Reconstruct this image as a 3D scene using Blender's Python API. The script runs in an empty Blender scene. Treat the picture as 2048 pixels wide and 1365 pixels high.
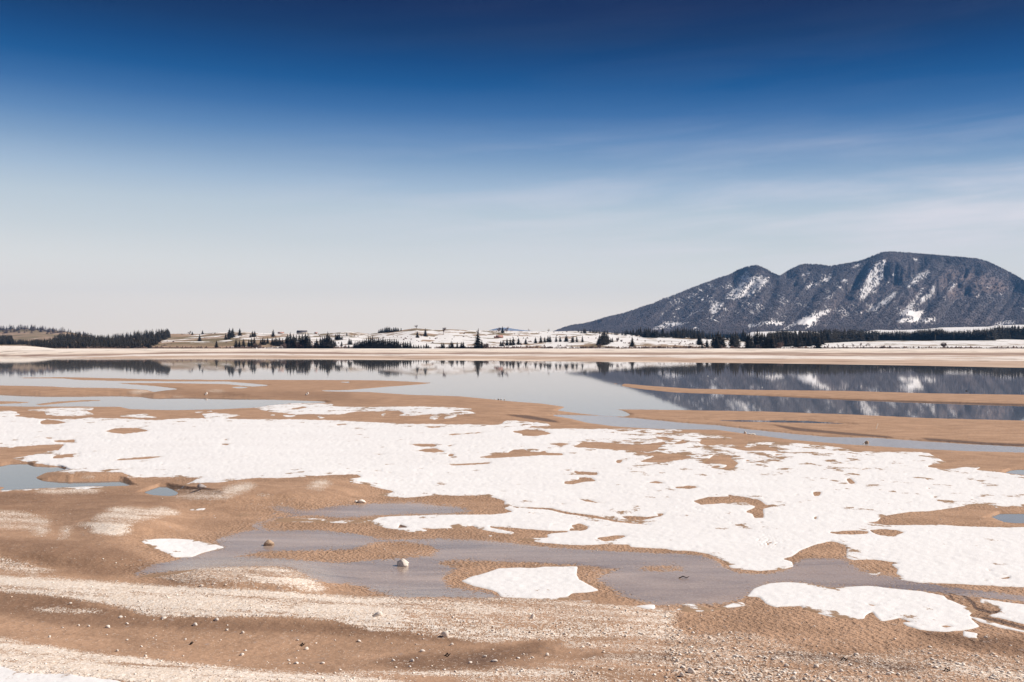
import bpy, math, random
import numpy as np
C = bpy.context.scene.collection
sc = bpy.context.scene
rnd = random.Random(7)
R = math.radians

# ------------------------------------------------------------------ camera
F = 2000.0          # focal length in photograph pixels (2048 wide)
CX = 1024.0
HOR = 698.0         # eye level row
EYE = 8.0           # eye height above the lake
cam_d = bpy.data.cameras.new('camera')
cam_d.sensor_width = 36.0
cam_d.lens = F / 2048 * 36.0
cam_d.shift_y = (HOR - 682.5) / 2048
cam_d.clip_start = 0.5
cam_d.clip_end = 90000
cam = bpy.data.objects.new('camera', cam_d)
cam.location = (0, 0, EYE)
cam.rotation_euler = (R(90), 0, 0)
C.objects.link(cam)
sc.camera = cam

# ------------------------------------------------------------------ world
SUN_AZ, SUN_EL = R(84), R(40)       # clockwise from +Y (the view), above the horizon
SKY_STRENGTH = 0.1
world = bpy.data.worlds.new('World')
sc.world = world
world.use_nodes = True
wn, wl = world.node_tree.nodes, world.node_tree.links
wn.clear()
def WN(t, **k):
    n = wn.new(t)
    for a, b in k.items():
        setattr(n, a, b)
    return n
def wmath(op, a, b=None, c=None, clamp=False):
    n = WN('ShaderNodeMath', operation=op)
    n.use_clamp = clamp
    for i, v in enumerate((a, b, c)):
        if v is None: continue
        if isinstance(v, (int, float)): n.inputs[i].default_value = v
        else: wl.new(v, n.inputs[i])
    return n.outputs[0]
out = WN('ShaderNodeOutputWorld')
bg = WN('ShaderNodeBackground')
bg.inputs['Strength'].default_value = SKY_STRENGTH
wl.new(bg.outputs[0], out.inputs['Surface'])
sky = WN('ShaderNodeTexSky', sky_type='NISHITA')
sky.sun_disc = False
sky.sun_elevation = SUN_EL
sky.sun_rotation = SUN_AZ
sky.altitude = 800
tc = WN('ShaderNodeTexCoord')
sep = WN('ShaderNodeSeparateXYZ')
wl.new(tc.outputs['Generated'], sep.inputs[0])
X, Y, Z = sep.outputs
elev = wmath('MULTIPLY', wmath('ARCSINE', Z), 57.29578)
azim = wmath('MULTIPLY', wmath('ARCTAN2', X, Y), 57.29578)      # degrees, 0 = view axis, + to the right
# the deep band sits about 90 degrees from the sun: paler to the left, deeper right of the middle
tilt = wmath('MULTIPLY', wmath('MAXIMUM', wmath('MINIMUM', wmath('ADD', azim, 8.0), 40.0), -40.0), 0.022)
e2 = wmath('ADD', elev, tilt)
ramp = WN('ShaderNodeValToRGB')
wl.new(wmath('DIVIDE', e2, 40.0), ramp.inputs[0])
def lin(r, g, b):
    f = lambda c: (c / 255 / 12.92) if c / 255 <= 0.04045 else ((c / 255 + 0.055) / 1.055) ** 2.4
    return (f(r), f(g), f(b), 1)
EXPOSURE = 0.3
HAZE, HAZE_COL, HAZE_TOP, HAZE_FAR = 2.7e-5, (0.20, 0.50, 1.0), 1000.0, 16500.0
HAZE_LIGHT = (0.11, 0.205, 0.355)
def beyond(e, c):
    # the sky's own colour at elevation e, seen through the lake's layer of air as c
    L = min(HAZE_FAR, (HAZE_TOP - EYE) / max(math.sin(R(e)), 1e-4)); T = math.exp(-HAZE * L)
    return tuple(max(0.001, (x / 2 ** EXPOSURE - a * (1 - T)) / T) for x, a in zip(c[:3], HAZE_LIGHT)) + (1,)
stops = [(0.0, (225, 217, 212)), (2.4, (222, 218, 216)), (4.5, (213, 216, 218)), (6.2, (200, 209, 216)), (7.9, (186, 201, 214)), (9.3, (162, 185, 209)), (10.7, (130, 161, 196)),
         (12.0, (98, 138, 184)), (13.4, (66, 113, 167)), (14.8, (38, 92, 149)), (16.1, (20, 77, 131)), (17.5, (6, 63, 110)), (19.0, (2, 52, 96)), (32.0, (1, 38, 76))]
stops = [(e_, beyond(e_, lin(*c_))) for e_, c_ in stops]
els = ramp.color_ramp.elements
els[0].position = 0; els[0].color = stops[0][1]
els[1].position = stops[-1][0] / 40; els[1].color = stops[-1][1]
for p, c in stops[1:-1]:
    e = els.new(p / 40); e.color = c
ramp.color_ramp.interpolation = 'LINEAR'
# thin cirrus drawn out along the wind
cmb = WN('ShaderNodeCombineXYZ')
wl.new(wmath('MULTIPLY', azim, 0.045), cmb.inputs[0])
wl.new(wmath('ADD', wmath('MULTIPLY', elev, 0.42), wmath('MULTIPLY', azim, -0.02)), cmb.inputs[1])
n1 = WN('ShaderNodeTexNoise'); n1.inputs['Scale'].default_value = 1.3; n1.inputs['Detail'].default_value = 9
n1.inputs['Roughness'].default_value = 0.58; n1.inputs['Distortion'].default_value = 0.35
wl.new(cmb.outputs[0], n1.inputs['Vector'])
n2 = WN('ShaderNodeTexNoise'); n2.inputs['Scale'].default_value = 0.5; n2.inputs['Detail'].default_value = 3
wl.new(cmb.outputs[0], n2.inputs['Vector'])
cl = wmath('MULTIPLY', wmath('SUBTRACT', n1.outputs[0], 0.41, clamp=True), 3.2)
cl = wmath('MULTIPLY', cl, wmath('MULTIPLY', wmath('SUBTRACT', n2.outputs[0], 0.34, clamp=True), 5.0, clamp=True))
side = WN('ShaderNodeMapRange'); wl.new(azim, side.inputs[0])
side.inputs[1].default_value = -16; side.inputs[2].default_value = 24; side.inputs[3].default_value = 0.05; side.inputs[4].default_value = 0.80
upper = WN('ShaderNodeMapRange'); wl.new(elev, upper.inputs[0])
upper.inputs[1].default_value = 8.5; upper.inputs[2].default_value = 13.0; upper.inputs[3].default_value = 1.0; upper.inputs[4].default_value = 0.03
cl = wmath('MULTIPLY', wmath('MULTIPLY', cl, side.outputs[0]), upper.outputs[0])
low = WN('ShaderNodeMapRange'); wl.new(elev, low.inputs[0])
low.inputs[1].default_value = 1.0; low.inputs[2].default_value = 6.0
cl = wmath('MINIMUM', wmath('MULTIPLY', cl, low.outputs[0]), 0.6)
mixc = WN('ShaderNodeMix', data_type='RGBA')
wl.new(cl, mixc.inputs[0]); wl.new(ramp.outputs[0], mixc.inputs[6]); mixc.inputs[7].default_value = lin(226, 218, 222)
sclr = WN('ShaderNodeMix', data_type='RGBA', blend_type='MULTIPLY')
sclr.inputs[0].default_value = 1
wl.new(mixc.outputs[2], sclr.inputs[6]); sclr.inputs[7].default_value = (1 / SKY_STRENGTH,) * 3 + (1,)
fin = WN('ShaderNodeMix', data_type='RGBA')
fin.inputs[0].default_value = 0.99
wl.new(sky.outputs[0], fin.inputs[6]); wl.new(sclr.outputs[2], fin.inputs[7])
wl.new(fin.outputs[2], bg.inputs['Color'])

# ------------------------------------------------------------------ sun
sd = bpy.data.lights.new('sun', 'SUN')
sd.energy = 4.7
sd.angle = R(0.5)
sd.color = (1.0, 0.93, 0.85)
sun = bpy.data.objects.new('sun', sd)
sun.rotation_euler = (R(90) - SUN_EL, 0, -SUN_AZ + math.pi)
sun.location = (200, 20, 200)
C.objects.link(sun)

vs = sc.view_settings
vs.view_transform = 'Standard'
try: vs.look = 'None'
except Exception: pass
vs.gamma = 1.0
vs.use_curve_mapping = False
vs.exposure = EXPOSURE
sc.render.engine = 'CYCLES'
sc.cycles.use_denoising = True
sc.cycles.max_bounces = 5
sc.cycles.volume_bounces = 0
sc.cycles.sample_clamp_indirect = 4
sc.cycles.transparent_max_bounces = 8

# ------------------------------------------------------------------ helpers
def tag(o, label=None, cat=None, group=None, kind=None):
    if label: o['label'] = label
    if cat: o['category'] = cat
    if group: o['group'] = group
    if kind: o['kind'] = kind
    return o
def link(o, parent=None):
    C.objects.link(o)
    if parent is not None: o.parent = parent
    return o
def mesh_np(name, verts, faces, mat=None, smooth=False, attrs=None):
    """verts Nx3, faces MxK (K constant)"""
    me = bpy.data.meshes.new(name)
    v = np.asarray(verts, dtype=np.float32)
    f = np.asarray(faces, dtype=np.int32)
    k = f.shape[1]
    me.vertices.add(len(v)); me.vertices.foreach_set('co', v.ravel())
    me.loops.add(f.size); me.loops.foreach_set('vertex_index', f.ravel())
    me.polygons.add(len(f))
    me.polygons.foreach_set('loop_start', np.arange(0, f.size, k, dtype=np.int32))
    me.polygons.foreach_set('loop_total', np.full(len(f), k, dtype=np.int32))
    if smooth: me.polygons.foreach_set('use_smooth', np.ones(len(f), dtype=bool))
    me.update(calc_edges=True)
    for a, d in (attrs or {}).items():
        at = me.attributes.new(a, 'FLOAT', 'POINT')
        at.data.foreach_set('value', np.asarray(d, dtype=np.float32).ravel())
    if mat: me.materials.append(mat)
    return me
def obj_np(name, verts, faces, mat, parent=None, smooth=False, attrs=None):
    return link(bpy.data.objects.new(name, mesh_np(name, verts, faces, mat, smooth, attrs)), parent)
def empty(name, loc, rz=0.0, s=1.0):
    o = bpy.data.objects.new(name, None)
    o.empty_display_size = 0.5
    o.location = loc; o.rotation_euler = (0, 0, rz); o.scale = (s, s, s) if not isinstance(s, tuple) else s
    return link(o)
def grid_faces(nr, nc):
    i = np.arange(nr * nc).reshape(nr, nc)
    return np.stack([i[1:, :-1], i[1:, 1:], i[:-1, 1:], i[:-1, :-1]], -1).reshape(-1, 4)

def hash2(ix, iy, seed):
    h = (ix.astype(np.int64) * 374761393 + iy.astype(np.int64) * 668265263 + seed * 2147483647) & 0xffffffff
    h = ((h ^ (h >> 13)) * 1274126177) & 0xffffffff
    return ((h ^ (h >> 16)) & 0xffffff) / float(0xffffff)
def vnoise(x, y, seed=0):
    x0 = np.floor(x); y0 = np.floor(y)
    fx = x - x0; fy = y - y0
    fx = fx * fx * (3 - 2 * fx); fy = fy * fy * (3 - 2 * fy)
    ix = x0.astype(np.int64); iy = y0.astype(np.int64)
    a = hash2(ix, iy, seed); b = hash2(ix + 1, iy, seed); c = hash2(ix, iy + 1, seed); d = hash2(ix + 1, iy + 1, seed)
    return (a * (1 - fx) + b * fx) * (1 - fy) + (c * (1 - fx) + d * fx) * fy
def fbm(x, y, oct=4, seed=0, rough=0.5):
    s = 0; amp = 1; tot = 0
    for o in range(oct):
        s = s + amp * vnoise(x * 2 ** o + 13.7 * o, y * 2 ** o - 7.1 * o, seed + o)
        tot += amp; amp *= rough
    return s / tot * 2 - 1

# raster of traced outlines: the outlines become ground plan boundaries through the height field
V0, V1 = 700, 1380
def fill(canvas, poly, val):
    p = np.array(poly, dtype=float)
    H, W = canvas.shape
    ymin = max(int(math.floor(p[:, 1].min() - V0)), 0); ymax = min(int(math.ceil(p[:, 1].max() - V0)), H - 1)
    x1, y1 = p[:, 0], p[:, 1] - V0
    x2, y2 = np.roll(x1, -1), np.roll(y1, -1)
    for r in range(ymin, ymax + 1):
        cov = None
        for sub in (0.125, 0.375, 0.625, 0.875):
            yc = r + sub
            m = ((y1 <= yc) & (y2 > yc)) | ((y2 <= yc) & (y1 > yc))
            if not m.any(): continue
            if cov is None: cov = np.zeros(W)
            xs = np.sort(x1[m] + (yc - y1[m]) / (y2[m] - y1[m]) * (x2[m] - x1[m]))
            for a, b in zip(xs[::2], xs[1::2]):
                a = max(int(round(a)) + PAD, 0); b = min(int(round(b)) + PAD, W)
                if b > a: cov[a:b] += 0.25
        if cov is not None:
            cov = np.minimum(cov, 1); canvas[r] = canvas[r] * (1 - cov) + val * cov
PAD = 40
def canvas(): return np.zeros((V1 - V0, 2048 + 2 * PAD), dtype=np.float32)
def blur(a, ru, rv, n=2):
    for _ in range(n):
        for ax, r in ((1, ru), (0, rv)):
            r = int(r)
            if r < 1: continue
            pad = [(0, 0), (0, 0)]; pad[ax] = (r + 1, r)
            c = np.cumsum(np.pad(a, pad, mode='edge'), axis=ax, dtype=np.float64)
            k = 2 * r + 1
            a = ((c[:, k:] - c[:, :-k]) if ax == 1 else (c[k:] - c[:-k])) / k
    return a.astype(np.float32)
def sample(a, u, v):
    # outside the photograph the shore simply goes on, as its mirror image
    u = np.abs(u); u = np.where(u > 2048, 4096 - u, u); u = np.abs(u)
    v = np.where(v > 1364, 2728 - v, v)
    x = np.clip(u + PAD - 0.5, 0, a.shape[1] - 1.001); y = np.clip(v - V0 - 0.5, 0, a.shape[0] - 1.001)
    x0 = x.astype(int); y0 = y.astype(int); fx = x - x0; fy = y - y0
    return (a[y0, x0] * (1 - fx) + a[y0, x0 + 1] * fx) * (1 - fy) + (a[y0 + 1, x0] * (1 - fx) + a[y0 + 1, x0 + 1] * fx) * fy
TILE = {'A': (0, 740), 'B': (680, 740), 'C': (1348, 740), 'D': (0, 980), 'E': (680, 980), 'F': (1348, 980)}
def P(s):
    """'A x,y x,y B x,y ...': survey points read in enlarged tiles"""
    pts = []; o = (0, 0); k = 700 / 2048
    for t in s.split():
        if t in TILE: o = TILE[t]; continue
        if t == 'X': o = None; continue
        x, y = t.split(',')
        pts.append((float(x), float(y)) if o is None else (o[0] + float(x) * k, o[1] + float(y) * k))
    return pts
# ------------------------------------------------------------------ traced outlines
W = canvas()
fill(W, [(-40, 700), (2100, 700), (2100, 758), (2048, 800), (-40, 800)], 1)
fill(W, [(-40, 741), (2090, 741), (2090, 900), (-40, 900)], 0)
WATER = [
 # the lake down to its south shore
 'X -40,741 A -60,45 100,45 380,42 700,50 1040,57 2048,60 B 0,60 250,62 560,76 480,85 300,98 200,106 60,118 0,119 A 1840,120 1900,126 B 0,128 170,130 400,146 700,155 1000,185 1180,198 1325,218 1270,238 1400,255 1560,270 1670,273 1690,262 1650,240 1570,230 1700,232 2048,236 C 0,235 500,243 1000,260 1500,283 2160,300 2160,-5',
 'A -60,46 100,49 380,53 460,60 640,78 900,95 1060,113 960,122 900,131 860,118 700,108 400,104 300,98 0,92 -60,92',
 'A 460,60 700,66 1000,68 1340,70 1600,92 1480,98 1330,84 1000,78 620,76',
 'A 1300,102 1400,100 1490,104 1400,109', 'A 1960,71 2048,70 2048,76 1980,75',
 'B 1215,264 1400,268 1600,278 1750,288 2048,318 C 250,328 430,352 700,380 900,398 1200,405 1400,420 1700,440 2048,458 2160,464 2160,492 2048,484 1700,475 1400,460 1000,435 700,410 430,375 250,350 0,348 B 1800,343 1600,330 1450,310 1350,285',
 'C 60,291 400,296 760,300 1050,315 1080,319 700,309 380,303',
 'C 1940,597 2048,592 2160,592 2160,618 2048,615 1990,610',
 'F 1880,155 1960,152 2160,156 2160,198 1990,195 1930,175',
 'A -60,140 100,147 300,152 700,150 830,157 900,166 1110,162 1500,172 1900,186 1930,192 1700,196 1490,222 1250,232 1000,236 760,230 700,216 400,215 150,215 0,212 -60,210',
 'A -60,575 0,572 60,560 160,558 200,572 385,582 350,592 240,605 180,632 240,658 400,668 700,660 760,678 600,682 300,690 120,700 -60,712',
 'A 870,715 930,695 980,695 1005,720 990,740 920,735',
]
LAND = [
 'A -60,182 215,188 120,198 -60,203', 'A 180,204 330,186 480,177 600,176 590,183 430,191 250,208',
 'A 30,611 60,604 105,608 95,616 50,617', 'A -60,680 70,690 0,706 -60,708',
 'B 590,67 700,64 810,56 760,62 660,70', 'B 1590,78 1630,80 1640,86 1600,84',
 'B 1640,95 1660,80 1800,93 2048,110 C 500,118 1000,123 1500,138 2160,148 2160,217 1500,195 1000,176 500,150 0,133 B 1880,126 1750,112',
]
for s in WATER: fill(W, P(s), 1)
for s in LAND: fill(W, P(s), 0)
Wwide = blur(W, 14, 3, 2)
W = blur(W, 2, 1, 1)

S = canvas()
SNOW = [
 # the big field
 'A -60,255 60,250 130,262 60,270 230,285 430,290 520,280 700,285 900,295 1100,283 1400,288 1700,290 2048,297 B 0,298 400,315 900,322 950,318 960,300 1020,295 1100,305 1200,305 1250,333 1190,328 1120,330 1090,338 1160,341 1200,345 1500,342 1850,348 2048,350 C 0,364 100,366 250,380 360,400 300,410 160,408 148,432 190,447 260,438 350,440 410,452 440,420 560,418 760,432 900,445 1060,470 1200,480 1480,480 1530,510 1600,545 1500,556 1480,565 1560,584 1650,578 1700,568 1810,570 1760,585 1850,592 2048,620 2160,630 F 2160,575 1900,565 1650,550 1440,545 1320,525 1310,510 1345,515 1300,490 1310,465 1270,435 1330,430 1170,408 1050,412 1010,400 1010,350 1000,325 960,310 920,300 830,320 740,355 690,390 630,405 690,420 700,450 640,465 500,475 380,465 330,455 280,410 200,375 100,358 0,355 E 1900,345 1700,335 1690,320 1600,320 1550,318 1430,325 1300,320 1180,310 1000,285 1150,282 1220,280 1210,262 1240,255 1330,250 1350,225 1420,240 1250,240 1200,238 1100,230 980,220 870,212 880,222 1030,250 1000,262 920,250 810,230 780,210 700,222 540,228 400,220 350,200 345,215 330,230 270,225 200,200 60,195 0,195 D 1800,190 1660,190 1590,185 1640,165 1800,165 2048,180 E 200,165 300,155 600,145 900,145 1015,130 950,105 990,98 960,85 965,65 900,45 820,32 700,35 560,32 380,48 290,40 190,30 290,20 330,8 B 330,714 180,680 130,665 60,665 50,640 130,628 100,612 0,615 A 1950,615 1700,632 1500,635 1380,645 1290,660 1200,660 1110,665 1000,735 990,730 1090,668 1150,640 1210,630 900,628 735,632 760,615 700,600 500,598 270,602 230,608 380,585 390,570 300,560 200,545 60,520 90,515 200,495 220,480 340,470 380,435 250,440 100,450 60,458 -60,450',
 'A 1480,222 1600,205 1740,195 1860,196 1980,202 1900,212 2048,216 B 130,218 300,215 500,215 700,222 800,230 730,238 820,255 700,262 500,262 420,270 330,268 380,255 340,240 100,244 0,262 A 1900,260 1740,262 1540,240',
 'A 1180,258 1260,252 1420,265 1300,285 1200,280', 'A 660,268 860,256 880,270 960,282 780,278', 'A 260,245 500,240 560,262 420,272 270,265',
 'A 100,238 330,222 560,222 540,235 300,243', 'A 1570,262 1620,262 1600,272', 'A 1640,265 1750,268 1690,278', 'A 1850,268 1930,282 1870,284',
 'A -60,243 60,240 120,250 40,258 -60,256', 'A 1110,248 1240,240 1250,246 1130,252',
 'B 235,262 265,250 270,262 250,276', 'B 525,272 600,262 580,276 558,295 525,290', 'B 610,270 700,266 650,285 610,288', 'B 828,303 860,292 895,288 850,300', 'B 590,296 612,292 600,302',
 'A -60,708 100,700 250,695 430,684 560,678 640,686 740,694 560,700 300,698 0,712 -60,716', 'A 690,718 740,716 735,722', 'A 380,604 440,604 430,612',
 'D 1090,115 1150,106 1215,108 1190,120 1110,124', 'D 1320,152 1440,142 1500,143 1420,154', 'D 970,220 1000,215 1015,222', 'D 1290,205 1335,203 1330,210',
 'D 808,295 870,290 980,285 1100,290 1180,300 1260,318 1320,338 1260,350 1180,372 1120,395 1020,395 960,362 880,340 840,310',
 'D 780,516 880,492 1000,485 1100,468 1200,460 1130,472 1050,490 900,510',
 'E 706,535 760,510 840,490 930,460 1050,455 1110,460 1200,450 1390,448 1385,500 1400,525 1460,558 1518,590 1440,600 1360,605 1330,625 1370,640 1300,645 1100,635 940,628 920,600 860,580 780,562',
 'E 1370,642 1510,650 1440,656', 'E 1715,680 1840,670 1850,690 1830,705 2048,716 F 190,717 330,690 430,678 400,658 350,662 280,685 220,700 190,690 120,668 40,668 60,685 0,702 E 2030,705 1950,712 1800,700', 'E 1895,657 1950,657 1920,662',
 'E 330,225 430,220 520,238 460,250 350,240', 'E 840,262 905,268 880,275',
 'F 425,625 465,580 540,550 650,540 760,545 850,560 930,575 1000,568 1150,562 1300,580 1460,595 1580,620 1600,640 1700,680 1780,705 1730,730 1740,760 1790,800 1720,820 1580,832 1440,820 1360,795 1330,775 1400,775 1320,750 1260,765 1210,770 1180,740 1160,712 1120,735 1115,755 1060,760 920,745 760,700 740,680 620,685 600,690 540,670 500,630 470,628',
 'F 1690,825 1780,840 1770,860 1790,890 1690,855',
 'F 1790,635 1850,645 2160,684 2160,815 1980,770 1900,750 1820,740 1900,720 1915,700 1870,680 1790,660',
 'F 1730,740 1800,755 1950,800 2160,850 2160,860 1900,805 1780,770',
 'F 1120,490 1180,480 1220,485 1180,500',
 'D -120,1020 0,1030 50,1045 110,1070 250,1078 400,1075 430,1085 560,1100 680,1115 760,1135 760,1400 -120,1400',
]
BARE = [
 'A 1680,228 1780,215 1810,220 1740,232', 'A 230,305 270,290 400,308 330,318 240,318', 'A 340,325 380,332 340,333', 'A 240,392 330,398 280,405',
 'A 300,416 440,408 440,425 330,425', 'A 420,392 490,390 440,398', 'A 200,478 340,480 220,490', 'A 290,520 330,500 430,490 490,490 400,502 510,502 350,518',
 'A 610,360 680,340 800,340 875,357 800,368 700,374', 'A 660,532 700,520 860,510 1000,502 870,522', 'A 1285,435 1370,430 1320,441', 'A 1300,410 1330,403 1335,415',
 'A 1165,443 1205,438 1190,445', 'A 700,579 820,576 760,583', 'A 1930,320 2048,316 1990,326',
 'B 0,318 110,315 20,323', 'B 60,346 220,346 120,351', 'B 470,335 580,330 620,337 540,340', 'B 575,380 730,370 870,362 800,374 660,382',
 'B 1000,360 1100,348 1180,355 1245,375 1180,382 1150,388 1060,386 1070,378', 'B 390,435 470,432 560,435 555,450 500,450 440,445',
 'B 425,475 520,462 560,460 620,478 560,483 500,480', 'B 640,490 672,492 660,508 630,505', 'B 530,520 550,524 540,530', 'B 615,445 690,430 640,450',
 'B 765,452 820,443 790,453', 'B 165,498 305,485 230,498', 'B 590,558 700,550 890,540 870,552 700,560', 
 'B 800,512 900,495 980,485 1020,465 1080,463 1100,478 1150,482 1230,468 1190,482 1300,490 1310,500 1180,500 1050,508 860,518',
 'B 1195,432 1250,430 1330,427 1345,437 1290,447', 'B 1360,450 1420,425 1500,422 1680,435 1750,440 1830,430 1900,420 1910,430 1870,450 1850,470 1810,482 1700,472 1620,468 1500,460 1400,455',
 'B 1560,411 1660,413 1800,417 1700,421', 'B 1830,390 1900,393 1965,405 1900,412 1870,405', 'B 1810,366 1930,370 1970,379 1860,377', 
 'B 1940,435 2000,412 2048,420 C 40,410 90,425 30,435', 'B 1690,480 1800,486 2048,497 C 0,500 90,505 110,512 60,525 0,533 B 1960,530 1900,540 1740,540 1850,505 1750,491', 
 'B 1615,530 1720,522 1650,532 1640,548 1620,545', 'B 1365,592 1440,598 1510,600 1510,615 1450,617 1380,606', 
 'B 1310,655 1400,640 1390,628 1470,632 1500,652 1420,658 1360,670 1310,668', 'B 330,655 370,640 360,650', 'B 340,624 385,629 360,632', 'B 1285,582 1370,587 1330,592',
 'B 1780,662 1850,652 1915,665 1860,666', 'B 1940,688 2048,678 2048,697', 'B 1830,612 1875,618 1850,622', 'B 905,705 1000,715 940,713', 'B 90,578 180,579 130,584', 'B 175,588 260,591 210,595', 'B 270,599 322,602 290,605',
 'C 170,550 200,525 230,500 350,500 330,520 380,545 350,575 300,585 270,580 320,560 240,545 200,552', 'C 205,568 260,560 280,570 230,578', 'C 410,530 460,530 430,537', 
 'C 580,495 640,492 650,498 600,502', 'C 480,508 520,516 540,526 500,520', 'C 300,448 420,455 460,450 540,445 600,462 620,478 540,472 430,475 370,465', 'C 0,690 80,678 155,685 100,696 20,694',
 'F 110,65 200,42 330,40 310,28 430,45 500,60 540,90 590,95 520,110 525,165 470,165 460,140 415,130 480,100 420,75 370,72 250,82 160,88',
 'F 495,188 520,190 512,198', 'F 812,12 838,10 860,15 850,36 820,40', 'F 812,165 840,152 830,177', 'F 605,178 655,185 620,183', 'F 705,30 735,25 720,35', 'F 515,46 545,50 525,54',
 'F 900,250 990,240 1080,238 1140,245 1130,258 1040,262 950,260', 'F 1140,236 1220,230 1300,235 1350,250 1310,262 1290,275 1210,268 1170,255', 
 'F 1828,465 1865,470 1845,476', 'F 1890,520 1965,507 1965,520 1920,522', 'F 1790,535 1830,528 1835,536', 
 'C 1005,640 1030,632 1065,665 1030,668', 'C 1478,690 1515,692 1490,698', 'C 1505,742 1555,738 1530,750', 'C 1740,747 1775,750 1755,755', 'C 1480,560 1600,573 1510,567', 'C 1050,590 1120,577 1185,572 1100,588', 'C 1700,602 1800,598 1760,605',
 'C 1775,685 1870,681 1820,686', 'C 140,478 220,480 180,486', 'C 240,398 300,400 280,404', 'C 1000,550 1040,548 1020,554', 'C 1150,542 1190,546 1160,550',
 'E 1640,155 1700,152 1800,160 1870,150 1840,138 1905,138 1880,155 1800,172 1760,180 1690,175', 'E 1370,48 1440,58 1500,70 1585,85 1520,80 1430,66', 'E 1260,74 1345,87 1300,86', 
 'E 1350,210 1400,196 1455,215 1440,235 1400,242', 'E 1495,282 1560,275 1620,265 1680,270 1640,285 1560,302 1530,297', 'E 1235,200 1275,203 1250,207', 'E 1530,208 1580,206 1560,214', 'E 1420,172 1460,176 1440,181',
 'F 1118,668 1150,670 1205,678 1160,682', 'F 1550,797 1590,793 1640,802 1590,808', 'F 1280,696 1310,699 1290,702',
 'E 210,178 270,168 240,180', 'E 140,190 190,188 160,196',
 'E 955,72 985,96 1080,102 1225,106 1330,130 1500,152 1640,182 1820,203 1815,207 1640,192 1500,168 1300,137 1220,116 1090,110 995,101',
 'F 1110,192 1190,185 1220,155 1370,130 1500,125 1720,92 1870,90 1880,105 1980,95 2160,105 2160,216 1960,220 1720,215 1560,205 1250,208',
]
for s in SNOW: fill(S, P(s), 1)
for s in BARE: fill(S, P(s), 0)
S = 0.76 * blur(S, 2, 1, 1) + 0.24 * blur(S, 14, 5, 2)
# footprints: a trail and a trampled loop
FM = canvas()
FILM = [
 'D 1550,95 1690,98 1770,125 1830,120 1950,95 2048,90 E 200,80 450,78 560,92 680,100 790,125 700,138 400,142 200,150 0,165 D 1860,150 1750,150 1640,130 1580,105',
 'D 1750,140 1560,175 1500,190 1475,210 1500,235 1600,262 1560,235 1530,215 1540,195 1650,165 1800,145',
 'D 800,482 900,440 1100,395 1300,345 1260,300 1290,280 1450,240 1600,240 1850,235 2048,255 E 180,272 240,290 600,288 900,300 1200,335 1500,355 2048,378 F 150,385 240,410 300,455 380,490 540,495 640,475 690,460 700,430 760,400 900,400 1000,405 1040,440 1100,480 1300,510 1350,525 1600,570 1800,590 2048,620 2160,640 2160,660 2048,655 1800,630 1560,600 1300,580 1150,562 930,578 860,560 700,540 540,545 470,590 400,640 300,665 100,672 E 2048,668 1840,672 1650,620 1500,560 940,632 600,628 300,632 0,610 D 2048,545 1900,545 1800,500 1700,450 1500,445 1250,455 1100,468 880,490 780,515',
]
NOFILM = [
 'D 1350,400 1500,360 1800,355 2048,350 E 180,310 380,305 520,325 590,355 540,385 400,400 200,410 0,430 D 1800,415 1500,395',
 'E 1730,455 1850,440 2000,450 2000,470 1870,480 1750,470', 'F -20,445 60,450 60,475 -20,480', 'E 0,550 150,565 220,600 350,625 0,625',
 'E 560,430 640,410 1100,425 1390,440 1640,465 1560,490 1500,520 1560,560 1700,640 1860,672 1500,665 940,625 850,600 640,570 590,520 680,460',
]
for s in FILM: fill(FM, P(s), 1)
for s in NOFILM: fill(FM, P(s), 0)
FM = 0.45 * blur(FM, 4, 1, 2) + 0.55 * blur(FM, 26, 8, 2)

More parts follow.
